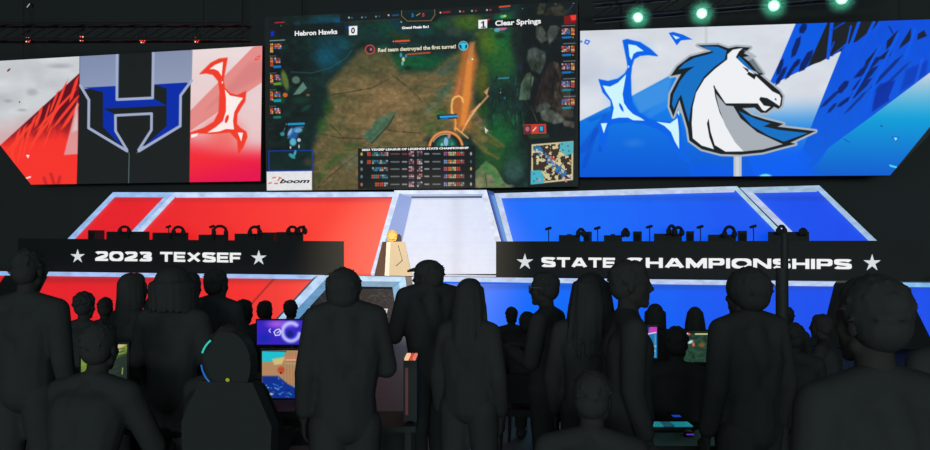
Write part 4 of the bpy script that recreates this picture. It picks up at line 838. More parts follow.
for i, (u, v, r) in enumerate(((124.5, 230.4, 4.6), (178.5, 231.4, 5.4), (220, 231.5, 6.4), (255, 231.6, 5.6), (292.5, 230.6, 4.4), (301.6, 230.4, 3.8))): headset(u, v, r, 'black headset on the red side desk, '+Ls[i]+' of its row')
for i, (u, v, r) in enumerate(((581, 232.6, 3.6), (625.5, 232.8, 3.8), (671.6, 230.4, 4.8), (678.4, 231.6, 4.4), (729.5, 232.8, 6.2), (781.5, 230.2, 4.2), (803, 231.6, 2.6))): headset(u, v, r, 'black headset on the blue side desk, '+Ls[i]+' of its row')
for i, (u, v) in enumerate(((168.6, 226.8), (212, 226.6), (257.4, 226.8), (302.4, 227.2))): mic(u, v, 'black gooseneck microphone on the red side desk, '+Ls[i]+' of four')
for i, (u, v) in enumerate(((548.4, 228.6), (597.4, 228.2), (649.4, 226.8), (700.2, 227), (753.2, 226.6))): mic(u, v, 'black gooseneck microphone on the blue side desk, '+Ls[i]+' of five')
tower(88, 94.6, 230.2, 'narrow black computer tower at the left end of the red side desk')
for i, (u0, u1, v) in enumerate(((583.4, 590, 231.6), (633, 641, 231.4), (686, 694, 231.2), (738.6, 747, 230.8))): tower(u0, u1, v, 'black computer tower on the blue side desk, '+Ls[i]+' of four')
tower(236.5+24, 273, 232.4, 'low black computer tower beside the fourth monitor of the red side desk')

# ================================================================== truss and stage lamps
steel = mat('truss_steel', (0.055, 0.06, 0.062), 0.35, 0.3)
def truss(A, B, name_label, w=.3):
    A = Vector(A); B = Vector(B); d = (B-A).normalized(); sdir = d.cross(Vector((0, 0, 1))).normalized(); upv = Vector((0, 0, 1))
    t = thing('lighting_truss', (A+B)/2, name_label, 'truss')
    c = [sdir*(sx*w/2)+upv*(sz*w/2) for sx in (-1, 1) for sz in (-1, 1)]
    for q in c: MB().tube([A+q, B+q], .025, 8).build('chord', steel, t)
    m = MB(); L = (B-A).length; n = int(L/.5)
    for k in range(n):
        a = A+d*(L*k/n); b = A+d*(L*(k+1)/n)
        for i, j in ((0, 1), (2, 3), (1, 3), (0, 2)): m.tube([a+c[i], b+c[j]], .012, 5)
    m.build('lattice', steel, t)
    for f_ in (.15, .85): q = A+d*(L*f_); MB().tube([q, Vector((q.x, q.y, 10.995))], .012, 6).build('hoist_cable', steel, t)
    return t
def lamp(u, v, dep, zt, rad, kind, label, group):
    c = at_depth(u, v, dep); d = (EYE+Vector((0, 2, .5))-c).normalized()
    q = d.to_track_quat('Z', 'Y').to_matrix()
    t = thing('stage_lamp', c, label, 'stage lamp', group)
    W = lambda x, y, z: c+q @ Vector((x, y, z))
    MB().cone(W(0, 0, -.26), W(0, 0, 0), rad*.85, rad*1.05, 20).build('lamp_body', gear, t)
    hook = c+Vector((0, 0, rad+.12))
    m = MB(); m.tube([c+Vector((-rad*1.2, 0, 0)), c+Vector((-rad*1.2, 0, rad+.1)), c+Vector((rad*1.2, 0, rad+.1)), c+Vector((rad*1.2, 0, 0))], .014, 6); m.build('yoke', steel, t)
    MB().tube([hook, Vector((c.x, c.y, zt))], .02, 6).build('clamp', steel, t)
    if kind == 'red':
        rl = glow('red_led', (255, 74, 58), 1.4); wl = glow('pink_led', (255, 214, 205), 1.3)
        for k in range(7):
            a = 2*math.pi*k/6; r = 0 if k == 6 else rad*.62
            MB().ell(W(math.cos(a)*r, math.sin(a)*r, .006), (rad*.2,)*3, 8, 6).build('lens', wl if k in (1, 4) else rl, t)
        ld = bpy.data.lights.new('lamp_light', 'SPOT'); ld.color = (1, .1, .06); ld.energy = 25
    else:
        MB().cone(W(0, 0, .0), W(0, 0, .03), rad*.86, rad*.82, 24).build('lens', glow('mint_led', (236, 255, 246), 3.5, True), t)
        rim = MB()  # flared rim added to catch lens light and suggest the halo
        for k in range(24):
            a = 2*math.pi*k/24; b = 2*math.pi*(k+1)/24
            rim.add([W(math.cos(a)*rad*.9, math.sin(a)*rad*.9, .01), W(math.cos(b)*rad*.9, math.sin(b)*rad*.9, .01), W(math.cos(b)*rad*1.3, math.sin(b)*rad*1.3, .07), W(math.cos(a)*rad*1.3, math.sin(a)*rad*1.3, .07)], [(0, 1, 2, 3)])
        rim.build('halo_rim', mat('halo_rim', (.35, .5, .45), .5), t)
        ld = bpy.data.lights.new('lamp_light', 'SPOT'); ld.color = (.3, 1, .7); ld.energy = 60
    ld.spot_size = math.radians(70); ld.shadow_soft_size = .05
    lo = bpy.data.objects.new('lamp_light', ld); COL.objects.link(lo); lo.parent = t; lo.location = q @ Vector((0, 0, .12)); lo.rotation_euler = (-d).to_track_quat('Z', 'Y').to_euler()
zl = at_depth(100, 33, 22.5*K).z
truss(at_depth(-60, 33, 22.5*K), at_depth(250, 33, 22.5*K), 'dark lattice truss carrying the four red stage lamps')
for i, (u, v) in enumerate(((27.6, 39.8), (81.6, 38.6), (142.4, 40.6), (196.4, 40))): lamp(u, v, 22.4*K, zl-.11, .067, 'red', 'small lit red stage lamp above the left screen, '+Ls[i]+' of four', 'red lamps on the left truss')
def same_z(u, v, z):
    d = fw*F+rt*(u-465)+up*(225-v); return F*(z-CAMZ)/d.z
zr = 1.9+.245*20.4*K; 
truss(EYE+(fw*F+rt*(594-465)+up*(225-12.7))*((zr+.45-CAMZ)/(fw*F+rt*(594-465)+up*(225-12.7)).z), EYE+(fw*F+rt*(905-465)+up*(225+16))*((zr+.45-CAMZ)/(fw*F+rt*(905-465)+up*(225+16)).z), 'dark lattice truss carrying the green-white stage lamps')
for i, (u, v, r) in enumerate(((637.8, 17.4, .066), (701.8, 13.4, .070), (774, 5.6, .072), (842, -1.4, .072))): lamp(u, v, same_z(u, v, zr), zr+.3, r, 'green', 'bright green-white stage lamp above the right screen, '+Ls[i]+' of four', 'green-white lamps on the right truss')
c = at_depth(29, 6, 19); t = thing('stage_lamp', c, 'tiny unlit-bodied lamp with a glowing streak as its glint near the top left corner', 'stage lamp')
MB().cone(c+Vector((-.02, .1, .03)), c, .05, .06, 14).build('lamp_body', gear, t); MB().cap(c+Vector((-.03, -.02, -.03)), c+Vector((.03, -.02, .04)), .008, .008, 8).build('lens', glow('glint_glow', (190, 195, 195), .8), t); MB().tube([c+Vector((0, .05, 0)), Vector((c.x, c.y+.05, 10.995))], .012, 6).build('hanging_rod', steel, t)  # glowing streak stands in for the highlight on the fitting
# warm spotlight on the podium
def spot(loc, target, energy, size, blend, color, rad=.1):
    ld = bpy.data.lights.new('podium_spot', 'SPOT'); ld.energy = energy; ld.spot_size = size; ld.spot_blend = blend; ld.color = color; ld.shadow_soft_size = rad
    o = bpy.data.objects.new('podium_spot', ld); COL.objects.link(o); o.location = loc
    o.rotation_euler = (Vector(target)-Vector(loc)).to_track_quat('-Z', 'Y').to_euler(); return o
pc = pz(392, 262)
spot((pc.x+1.2, pc.y-7, 7.4), (pc.x+.4, pc.y, pc.z), 8200, math.radians(31), 1.0, (1, .76, .52), .15)

# ================================================================== the hall
wall_m = mat('hall_black_drape', (0.07, 0.08, 0.082), 0.9, spec=.1); floor_m = mat('hall_floor', (0.03, 0.034, 0.034), 0.6, noise_amt=.2, nscale=3)
XL, XR, YB, YF, ZC = -23.0, 12.0, 24.1*K, -46.0, 11.0
def wall(name, b): m = MB(); m.box(*b); tag(m.build(name, wall_m), kind='structure')
wall('wall_back', (XL, XR, YB, YB+.2, 0, ZC)); wall('wall_left', (XL-.2, XL, -2.5, YB, 0, ZC)); wall('wall_right', (XR, XR+.2, -2.5, YB, 0, ZC)); wall('ceiling', (XL, XR, -2.5, YB, ZC, ZC+.2))
m = MB(); m.box(XL, XR, YF, YB, -.2, 0); tag(m.build('floor', floor_m), kind='structure')
# unseen fill lamp added behind the camera to lift the dark tones
hl = bpy.data.lights.new('fill_light', 'AREA'); hl.shape = 'RECTANGLE'; hl.size = 16; hl.size_y = 5; hl.energy = 4300; hl.color = (.86, 1, 1)
ho = bpy.data.objects.new('fill_light', hl); COL.objects.link(ho); ho.location = (9.5, -39, 4.2); ho.rotation_euler = (Vector((-5, 20, 3))-Vector(ho.location)).to_track_quat('-Z', 'Y').to_euler()
w = bpy.data.worlds.new('ambient_fill'); sc.world = w; w.use_nodes = True; w.node_tree.nodes['Background'].inputs[0].default_value = (.43, .5, .5, 1); w.node_tree.nodes['Background'].inputs[1].default_value = 0.55  # even ambient fill added to soften shadows and keep the blacks lifted

for t, (u0, v0), (u1, v1), pl in ((wing_left, (20, 59), (240, 46.5), SCR), (wing_right, (620, 29), (900, 20), WINGR), (centre, (300, 14), (545, 2), SCR)):
    for u, v in ((u0, v0), (u1, v1)): q = Vector(pl.at(u, v+1.5, -.11)); MB().tube([q, Vector((q.x, q.y, 10.995))], .015, 6).build('hoist_cable', steel, t)
# ================================================================== people
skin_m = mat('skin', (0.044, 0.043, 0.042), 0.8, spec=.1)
cloth = [mat('cloth_black', (0.044, 0.048, 0.049), 0.95, noise_amt=.12, nscale=9, spec=.05), mat('cloth_charcoal', (0.048, 0.051, 0.053), 0.95, noise_amt=.12, nscale=9, spec=.05), mat('cloth_navy', (0.043, 0.048, 0.054), 0.95, noise_amt=.15, nscale=7, spec=.05)]
hair_m = mat('dark_hair', (0.045, 0.048, 0.048), 0.9, noise_amt=.15, nscale=30, spec=.05)
shoe_m = mat('shoe_rubber', (0.035, 0.038, 0.04), 0.7)
def remesh(mb, name, m, parent, vox, smooth=2):
    me = bpy.data.meshes.new(name); me.from_pydata(mb.v, [], mb.f); me.update()
    o = bpy.data.objects.new(name, me); COL.objects.link(o)
    md = o.modifiers.new('r', 'REMESH'); md.mode = 'VOXEL'; md.voxel_size = vox; md.use_smooth_shade = True
    if smooth: sm = o.modifiers.new('s', 'SMOOTH'); sm.iterations = smooth; sm.factor = .5
    dg = bpy.context.evaluated_depsgraph_get(); dg.update()
    me2 = bpy.data.meshes.new_from_object(o.evaluated_get(dg)); me2.name = name
    o.modifiers.clear(); o.data = me2; bpy.data.meshes.remove(me)
    me2.materials.clear(); me2.materials.append(m); o.parent = parent
    return o
def head_shapes(mb, M, woman=False):
    """skull, face, nose, lips, ears, eyes; M places the head (origin at its centre, face towards +Y)"""
    R = M.to_3x3(); E = lambda c, r: mb.ell(M @ Vector(c), r, 16, 12, R); Cc = lambda a, b, ra, rb=None: mb.cap(M @ Vector(a), M @ Vector(b), ra, rb, 10)
    E((0, -.014, .032), (.074, .094, .084)); E((0, .034, -.018), (.060, .056, .086)); E((0, .030, .03), (.068, .062, .06))
    Cc((-.045, .005, -.062), (0, .066, -.094), .026, .024); Cc((.045, .005, -.062), (0, .066, -.094), .026, .024); Cc((0, .072, -.100), (0, .074, -.094), .017)
    Cc((-.03, .080, .030), (.03, .080, .030), .011); Cc((0, .084, .022), (0, .108, -.020), .008, .012); Cc((-.012, .092, -.026), (.012, .092, -.026), .009)
    Cc((-.018, .084, -.052), (.018, .084, -.052), .0085); Cc((-.015, .083, -.066), (.015, .083, -.066), .0085)
    for s in (-1, 1): E((s*.030, .076, .012), (.013, .012, .011)); E((s*.074, -.004, -.008), (.010, .018, .031)); E((s*.040, .052, -.022), (.022, .026, .024))
def hand(mb, W, dirv, palmn, side, curl=.5, k=1.0):
    """palm, four unequal bent fingers and a thumb leaving the side of the palm"""
    d = Vector(dirv).normalized(); n = Vector(palmn); n = (n-d*n.dot(d)).normalized(); x = d.cross(n)*side
    W = Vector(W); c = W+d*.045*k
    for t in (-.026, -.009, .009, .026): mb.cap(W+d*.015*k+x*t*.7*k, W+d*.085*k+x*t*k, .0135*k, .0115*k, 8)
    for t, L in ((-.032, .060), (-.0107, .074), (.0107, .080), (.032, .072)):
        a = W+d*.088*k+x*t*k; p_ = a; dd = d.copy(); 
        for seg, r in ((.42, .0088), (.32, .008), (.26, .0072)):
            ang = curl*.75; dd = (dd*math.cos(ang)+n*math.sin(ang)).normalized(); q_ = p_+dd*L*seg*k; mb.cap(p_, q_, r*k, r*.92*k, 8); p_ = q_
    a = W+d*.025*k+x*.028*k; b = a+(d*.6+x*.75+n*.25).normalized()*.040*k; c2 = b+(d*.85+x*.3+n*.45).normalized()*.032*k; e = c2+(d*.9+n*.5).normalized()*.024*k
    mb.cap(a, b, .0135*k, .0115*k, 8).cap(b, c2, .011*k, .0095*k, 8).cap(c2, e, .0095*k, .008*k, 8)
def person(px, vtop, dep, wide=1.0, pose='stand', turn=0.0, head_turn=0.0, hair='short', cap=False, glasses=False, top=0, label='', group=None, nod=0.0, arms='down', shoulders=1.0, lean=0.0, beard=False, hair_r=1.0, stretch=1.0, shrug=0.0):
    """px, vtop: where the crown of the head stands; dep: distance from the camera; turn 0 = back to the camera"""
    C = at_depth(px, vtop, dep); H = C.z; hair_h = .084*hair_r-.070 if not cap else .02
    rnd = random.Random(int(px*7+dep*13))
    sit = pose == 'sit'
    h0 = 1.75 if not sit else 1.30
    k = (H-hair_h)/h0
    if sit: k = max(.82, min(1.08, k))
    k2 = k*stretch
    base = Vector((C.x, C.y, 0))
    face0 = math.radians(13.7)           # everyone is turned towards the stage from their own place
    t = thing('person', base, label, 'person', group, rz=0.0)
    rz = Matrix.Rotation(math.radians(turn), 3, 'Z')
    V = lambda x, y, z: (rz @ Vector((x, y, z)))*k
    if sit: zoff = (H-hair_h)/k-1.30
    vox = .0085 if dep < 3.5 else .0105
    B = MB(); S = MB(); P = MB()
    sh = .185*shoulders; ln = lean
    if not sit:
        pel, wai, che, nek = (0, 0, .95), (0, ln*.3, 1.10), (0, ln*.7, 1.30), (0, ln, 1.47)
        hd = Vector((0, ln*1.25+.025, 1.625))
        hips = [(s*.09, 0, .92) for s in (-1, 1)]; kn = [(s*.105, .02+.03*s, .50) for s in (-1, 1)]; an = [(s*.12, -.02+.05*s, .085) for s in (-1, 1)]
    else:
        z = zoff
        pel, wai, che, nek = (0, -.05, .53+z), (0, -.03+ln*.3, .68+z), (0, -.01+ln*.7, .87+z), (0, .02+ln, 1.03+z)
        hd = Vector((0, .05+ln*1.25, 1.18+z))
        hips = [(s*.09, -.02, .51+z) for s in (-1, 1)]; kn = [(s*.13, .42, .50) for s in (-1, 1)]; an = [(s*.13, .40, .085) for s in (-1, 1)]
    nek = (nek[0], nek[1], nek[2]+shrug); shp = [(s*sh, nek[1]-.005, nek[2]-.065) for s in (-1, 1)]
    el = []; wr = []; hdir = []; pn = []
    for i, s in enumerate((-1, 1)):
        X_, Y_, Z_ = shp[i]
        a = arms if isinstance(arms, str) else arms[i]
        if a == 'down': e = (X_+s*.055, Y_-.02, Z_-.29); w_ = (X_+s*.06, Y_+.05, Z_-.54); hdv = (0, .15, -1); p2 = (-s, .1, 0)
        elif a == 'fold': e = (X_+s*.07, Y_+.03, Z_-.28); w_ = (X_-s*.07, Y_+.25, Z_-.22); hdv = (-s*.7, .6, .25); p2 = (0, .3, -1)
        elif a == 'desk': e = (X_+s*.07, Y_+.12, Z_-.27); w_ = (X_-s*.02, Y_+.36, Z_-.27); hdv = (-s*.1, 1, -.05); p2 = (0, -.2, -1)
        elif a == 'hip': e = (X_+s*.20, Y_-.04, Z_-.24); w_ = (X_+s*.00, Y_+.12, Z_-.40); hdv = (-s*.9, .5, -.1); p2 = (0, -.3, -1)
        elif a == 'phone': e = (X_+s*.10, Y_+.16, Z_-.22); w_ = (X_-s*.06, Y_+.30, Z_+.02); hdv = (-s*.35, .25, .9); p2 = (-s*.2, -1, .2)
        elif a == 'out': e = (X_+s*.17, Y_+.12, Z_-.20); w_ = (X_+s*.02, Y_+.30, Z_-.16); hdv = (-s*.8, .5, .1); p2 = (0, .2, -1)
        el.append(e); wr.append(w_); hdir.append(hdv); pn.append(p2)
    # the body, one continuous figure
    B.cap(V(*pel), V(*wai), .125*k, .115*k, 14)
    for s in (-1, 1): B.cap(V(pel[0]+s*.05, pel[1], pel[2]), V(wai[0]+s*.04, wai[1], wai[2]), .105*k, .095*k, 12).cap(V(wai[0]+s*.045, wai[1], wai[2]), V(che[0]+s*.07, che[1], che[2]), .095*k, .105*k, 12).cap(V(che[0]+s*.07, che[1], che[2]), V(s*sh*.80, shp[0][1], shp[0][2]-.01), .10*k, .06*k, 12)
    B.cap(V(*che), V(*nek), .115*k, .065*k, 14).cap(V(nek[0], nek[1], nek[2]-.02), V(hd.x, hd.y-.02, hd.z-.075), .056*k, .053*k, 12)
    for i, s in enumerate((-1, 1)):
        B.cap(V(0, nek[1]-.01, nek[2]+.005), V(*shp[i]), .048*k, .055*k, 12)
        B.cap(V(*shp[i]), V(*el[i]), .052*k, .042*k, 12).cap(V(*el[i]), V(*wr[i]), .041*k, .028*k, 12)
        hand(B, V(*wr[i]), rz @ Vector(hdir[i]), rz @ Vector(pn[i]), s, .5 if arms != 'phone' else .7, k)
        B.cap(V(*hips[i]), V(*kn[i]), .088*k, .056*k, 12).cap(V(*kn[i]), V(an[i][0], an[i][1]-.01, an[i][2]+.12), .054*k, .045*k, 12).cap(V(an[i][0], an[i][1]-.01, an[i][2]+.12), V(*an[i]), .045*k, .038*k, 12)
        B.cap(V(an[i][0], an[i][1]-.03, .045), V(an[i][0], an[i][1]+.15, .04), .038*k, .034*k, 10)
    HM = Matrix.Translation(V(*hd)) @ Matrix.Rotation(math.radians(turn+head_turn), 4, 'Z') @ Matrix.Rotation(math.radians(nod), 4, 'X') @ Matrix.Diagonal((k*wide, k*wide, k, 1))
    head_shapes(B, HM)
    remesh(B, 'body', skin_m, t, vox, 1)
    # clothing over it
    g = .014
    S.cap(V(*pel), V(*wai), (.128+g)*k, (.118+g)*k, 14)
    for s in (-1, 1): S.cap(V(pel[0]+s*.055, pel[1], pel[2]-.02), V(wai[0]+s*.05, wai[1], wai[2]), (.108+g)*k, (.10+g)*k, 12).cap(V(wai[0]+s*.05, wai[1], wai[2]), V(che[0]+s*.075, che[1], che[2]), (.10+g)*k, (.11+g)*k, 12).cap(V(che[0]+s*.075, che[1], che[2]), V(s*sh*.82, shp[0][1], shp[0][2]-.01), (.10+g)*k, (.06+g)*k, 12)
    S.cap(V(*che), V(nek[0], nek[1], nek[2]-.03), (.118+g)*k, (.062+g)*k, 14)
    for i, s in enumerate((-1, 1)):
        S.cap(V(0, nek[1]-.01, nek[2]-.004), V(*shp[i]), (.046+g)*k, (.057+g)*k, 12)
        fe = Vector(el[i]).lerp(Vector(wr[i]), .82); S.cap(V(*shp[i]), V(*el[i]), (.056+g)*k, (.047+g)*k, 12).cap(V(*el[i]), V(*fe), (.046+g)*k, (.036+g)*k, 12)
    remesh(S, 'shirt', cloth[top], t, .014, 2)
    for i, s in enumerate((-1, 1)):
        P.cap(V(*hips[i]), V(*kn[i]), (.096+g)*k, (.064+g)*k, 12).cap(V(*kn[i]), V(an[i][0], an[i][1]-.01, an[i][2]+.05), (.062+g)*k, (.05+g)*k, 12)
        P.cap(V(pel[0]+s*.05, pel[1], pel[2]-.02), V(*hips[i]), (.11+g*.6)*k, (.098+g)*k, 12)
    remesh(P, 'trousers', cloth[(top+1) % 2], t, .016, 2)
    for i, s in enumerate((-1, 1)):
        m_ = MB(); a0 = V(an[i][0], an[i][1]-.035, 0); a1 = V(an[i][0], an[i][1]+.16, 0); a0.z = .048; a1.z = .042
        m_.cap(a0, a1, .046, .040, 12); mid = V(an[i][0], an[i][1]-.01, 0); mid.z = .08; m_.cap(a0, mid, .046, .044, 10)
        m_.v = [(x, y, max(0.0, z)) for x, y, z in m_.v]
        m_.build('shoe', shoe_m, t, True, local=True)
    # hair
    Hh = MB(); Rm = HM.to_3x3()
    def E(c, r): Hh.ell(HM @ Vector(c), r, 16, 12, Rm)
    def Cp(a, b, ra, rb): Hh.cap(HM @ Vector(a), HM @ Vector(b), ra*k, rb*k, 8)
    hr = hair_r
    if hair != 'bald':
        E((0, -.026, .044), (.080*hr, .094*hr, .084*hr)); E((0, -.045, .0), (.074*hr, .070*hr, .082))
        E((0, .018, .075), (.062*hr, .062, .052*hr))
    if hair == 'short' or hair == 'big' or hair == 'curly':
        n = 90 if hair != 'curly' else 150
        for q in range(n):
            th = rnd.uniform(0, 2*math.pi); ph = rnd.uniform(0, 1.9)
            dv = Vector((math.sin(ph)*math.cos(th), math.sin(ph)*math.sin(th), math.cos(ph)))
            if dv.y > .45 and dv.z < .55: continue
            c = Vector((0, -.024, .042))+Vector((dv.x*.078, dv.y*.092, dv.z*.082))*hr
            if hair == 'curly': E(c, (.015*rnd.uniform(.7, 1.4),)*3)
            else: Cp(c-dv*.01, c+dv*.006+Vector((rnd.uniform(-.014, .014), rnd.uniform(-.02, .012), rnd.uniform(-.012, .006))), .0085, .004)
    if hair == 'long':
        for q in range(60):
            a = math.radians(rnd.uniform(150, 390)); r1 = rnd.uniform(.86, 1.02)
            x, y = math.cos(a)*.070*hr*r1, math.sin(a)*.084*hr*r1-.02
            L = rnd.uniform(.24, .38); w1 = rnd.uniform(1.16, 1.34); w2 = rnd.uniform(1.3, 1.9)
            Cp((x, y, .055*hr), (x*w1, y*1.02, -.07), .020*hr, .021*hr); Cp((x*w1, y*1.02, -.07), (x*w2, y*1.15-.02, -L), .021*hr, .010)
    if hair == 'bob':
        for q in range(36):
            a = math.radians(rnd.uniform(155, 385)); x, y = math.cos(a)*.082*hr, math.sin(a)*.092*hr-.018
            Cp((x, y, .03), (x*1.15, y*1.05, -.10-rnd.uniform(0, .03)), .024*hr, .016)
    if hair == 'bun': E((0, -.10, .10), (.04, .04, .04))
    if hair != 'bald': remesh(Hh, 'hair', hair_m, t, .0075, 1)
    if beard:
        Hb = MB(); Hb.ell(HM @ Vector((0, .05, -.085)), (.05, .042, .035), 14, 10, Rm); remesh(Hb, 'beard', hair_m, t, .008, 1)
    if cap:
        m_ = MB(); m_.ell(HM @ Vector((0, -.012, .055)), (.088, .104, .084), 20, 14, Rm)
        m_.v = [v for v in m_.v]; remesh(m_, 'cap_crown', cloth[1], t, .01, 1)
        m_ = MB()
        for a in np.linspace(-.7, .7, 9): m_.cap(HM @ Vector((math.sin(a)*.07, .07+.012*math.cos(a), .066)), HM @ Vector((math.sin(a)*.075, .085+.050*math.cos(a), .052)), .014*k, .009*k, 8)
        remesh(m_, 'cap_brim', cloth[1], t, .007, 1)
    if glasses:
        fm = glow('lens_glint', (200, 215, 225), .7) ; m_ = MB()
        for s in (-1, 1):
            m_.tube([HM @ Vector((s*.034+.024*math.cos(a), .098, .012+.019*math.sin(a))) for a in np.linspace(0, 6.283, 15)], .0022, 5)
            m_.tube([HM @ Vector((s*.058, .097, .016)), HM @ Vector((s*.078, .0, .014))], .0022, 5)
        m_.tube([HM @ Vector((-.010, .10, .014)), HM @ Vector((.010, .10, .014))], .0022, 5)
        m_.build('glasses', mat('glasses_frame', (.3, .32, .34), .3, .5), t, local=True)
        for s in (-1, 1):
            q = MB(); q.v = [tuple(HM @ Vector((s*.034+.023*math.cos(a), .0975, .012+.018*math.sin(a)))) for a in np.linspace(0, 6.283, 13)[:-1]]; q.f = [tuple(range(12))]
            q.build('spectacle_lens', mat('lens_glass', (.25, .3, .34), .05, spec=1.0), t, local=True)
    if sit: SITS.append((base.copy(), turn, .53+zoff-.15, dep))
    return t

SITS = []
ST = 'audience standing in front of the stage'
# --- standing watchers, nearest rows
person(27, 247, 5.4, label='standing person at the far left border whose sloping shoulder crosses the red panel', hair='short', shoulders=1.12, top=0)
person(131, 271, 6.3, turn=-30, label='person with long hair standing beneath the sign numbers 2023, seen from behind', hair='long', hair_r=1.02, top=1)
person(173, 263, 5.7, turn=6, label='person with big round bushy hair standing between the long-haired one and the broad-shouldered one', hair='bob', hair_r=1.5, top=0, shoulders=1.0, arms='fold', shrug=.03)
person(215, 267, 6.6, turn=-12, label='person with short hair and broad shoulders in front of the sign letters TEXSEF', hair='short', top=2, arms='fold', shrug=.04)
person(189.5, 271, 7.0, turn=-5, label='person mostly hidden between the bushy-haired and the broad-shouldered standing ones', hair='short', top=0, shoulders=.85)
person(345.5, 265.5, 4.8, turn=28, head_turn=-24, label='person with round short hair standing before the dark patterned centre panel', hair='big', hair_r=1.22, top=0, arms=('down', 'fold'), shoulders=.86, shrug=.095)
person(429, 258.6, 6.5, turn=48, head_turn=30, label='person in a cap facing left in front of the white panel', cap=True, hair='short', top=1, arms='fold', shrug=.095, hair_r=1.05, wide=1.08, shoulders=1.1)
person(469, 276, 5.5, turn=-6, label='person with long hair standing just right of the one in the cap', hair='long', hair_r=1.05, top=0, shoulders=.8)
person(547, 270, 6.2, turn=78, head_turn=6, label='person in glasses turned left beneath the letters STATE', hair='short', hair_r=1.02, glasses=True, top=0, arms='fold')
person(591, 270, 5.35, turn=-10, label='person with thick straight hair standing between the glasses wearer and the tall profile', hair='long', hair_r=1.30, top=1)
person(627, 258, 4.75, turn=-74, head_turn=-14, label='tall person in sharp profile facing right under the letter C', hair='short', hair_r=1.05, top=0, arms='down')
person(748, 264.5, 4.6, turn=40, head_turn=14, label='person with full round hair turned left under the letters ION', hair='big', hair_r=1.32, top=0, arms='down', shrug=.05)
person(875, 270.5, 2.6, turn=30, head_turn=12, label='largest and nearest person, big dark hair, under the rightmost star', hair='big', hair_r=1.16, top=0, shoulders=1.05)
person(957, 284, 4.0, turn=20, label='person cut off by the right border of the photo', hair='big', hair_r=1.1, top=1)
# --- seated players and watchers further forward
SEAT = [
 (82, 292, 8.6, 'curly', 0, 0, 'seated person with round curly head left of the long-haired standing one'),
 (103.5, 297, 9.6, 'short', .03, 20, 'seated person with small head touching the long-haired silhouette on its left'),
 (149.5, 298, 10.2, 'short', 0, -10, 'seated person glimpsed between the long-haired and the bushy-haired silhouettes'),
 (242, 299, 8.5, 'short', 0, 0, 'seated person right behind the shoulder of the broad-shouldered one'),
 (263.5, 300, 9.5, 'short', 0, 0, 'seated person in front of the long red panel, left of a pair'),
 (289.5, 300, 10.5, 'curly', 0, 0, 'seated person in front of the long red panel, right of a pair'),
 (511.5, 306, 10.4, 'short', 0, 10, 'small round-headed seated person before the blue panel, left of the glasses wearer'),
 (527, 311, 8.2, 'big', 0, 0, 'seated person with bushy hair just below the chin of the glasses wearer'),
 (655, 303, 8.9, 'bob', .02, 0, 'seated person with bobbed hair in front of the tall profile'),
 (695, 306, 9.4, 'long', 0, 0, 'seated person with long straight hair alone before the blue panel'),
 (787, 306, 9.4, 'short', 0, 0, 'seated person partly hidden behind the dark pole'),
 (794, 323, 7.2, 'curly', 0, 0, 'seated person with round head low down right of the dark pole'),
 (828, 313.5, 8.3, 'short', .02, 70, 'seated person facing left beside the nearest silhouette'),
]
LOW = [
 (85, 323, 4.7, 'short', .06, 0, 'dark seated figure low at the left, in front of the green screen'),
 (214, 326, 4.95, 'short', .08, -8, 'hunched seated player in a glowing-edged chair left of the two stacked bright screens'),
 (590, 372, 3.9, 'short', .05, 0, 'dark seated player low down below the straight-haired standing one'),
 (676, 326, 6.2, 'short', .03, 0, 'dark seated player between the narrow blue screen and the green game screen'),
 (748, 336, 6.5, 'short', .06, 0, 'dark seated player right of the green game screen'),
]
for x, vv, d, hr_, le, tu, lab in SEAT: person(x, vv, d, pose='sit', hair=hr_, lean=le, turn=tu, label=lab, arms='desk', top=(int(x) % 2), hair_r=1.05)
for x, vv, d, hr_, le, tu, lab in LOW: person(x, vv, d, pose='sit', hair=hr_, lean=le, turn=tu, label=lab, arms='desk', top=0, hair_r=1.05)
# ================================================================== chairs, gaming tables and what stands on them
chair_m = mat('chair_black', (0.035, 0.039, 0.040), 0.7, spec=.1)
def make_chair(zs):
    t = thing('padded_chair', (0, 0, 0), 'x', 'chair', 'chairs under the seated players')
    m = MB(); m.box(-.22, .22, -.22, .24, zs-.07, zs); o = m.build('seat', chair_m, t, local=True)
    m = MB(); n = 9
    for j in range(n):
        z0 = zs+.08+.30*j/n; z1 = zs+.08+.30*(j+1)/n; y = -.235-.012*j
        w = .21-.02*abs(j-4)/4
        m.box(-w, w, y-.02, y+.02, z0, z1)
    m.build('backrest', chair_m, t, local=True)
    for sx in (-1, 1):
        for sy in (-1, 1): MB().cone((sx*.20, .01+sy*.2, 0), (sx*.19, .01+sy*.19, zs-.07), .014, .016, 8).build('leg', chair_m, t, local=True)
    for sx in (-1, 1): MB().tube([(sx*.15, -.2, zs-.04), (sx*.15, -.24, zs+.1)], .012, 6).build('back_support', chair_m, t, local=True)
    return t
proto = make_chair(.44)
SEATN = ['under the round curly-headed one at left', 'under the small-headed one beside the long-haired silhouette', 'under the person glimpsed behind two big silhouettes at left', 'under the one behind the broad shoulder', 'under the left one of the pair before the red panel', 'under the right one of the pair before the red panel', 'under the small round-headed one before the blue panel', 'under the bushy-haired one below the glasses wearer', 'under the bob-haired one', 'under the one with long straight hair before the blue panel', 'under the one hidden behind the dark pole', 'under the low round-headed one right of the pole', 'under the one facing left at right', 'under the dark figure low at the left', 'under the player left of the two stacked screens', 'under the low figure below the straight-haired standing one', 'under the player between the blue and the green screens', 'under the player right of the green game screen']
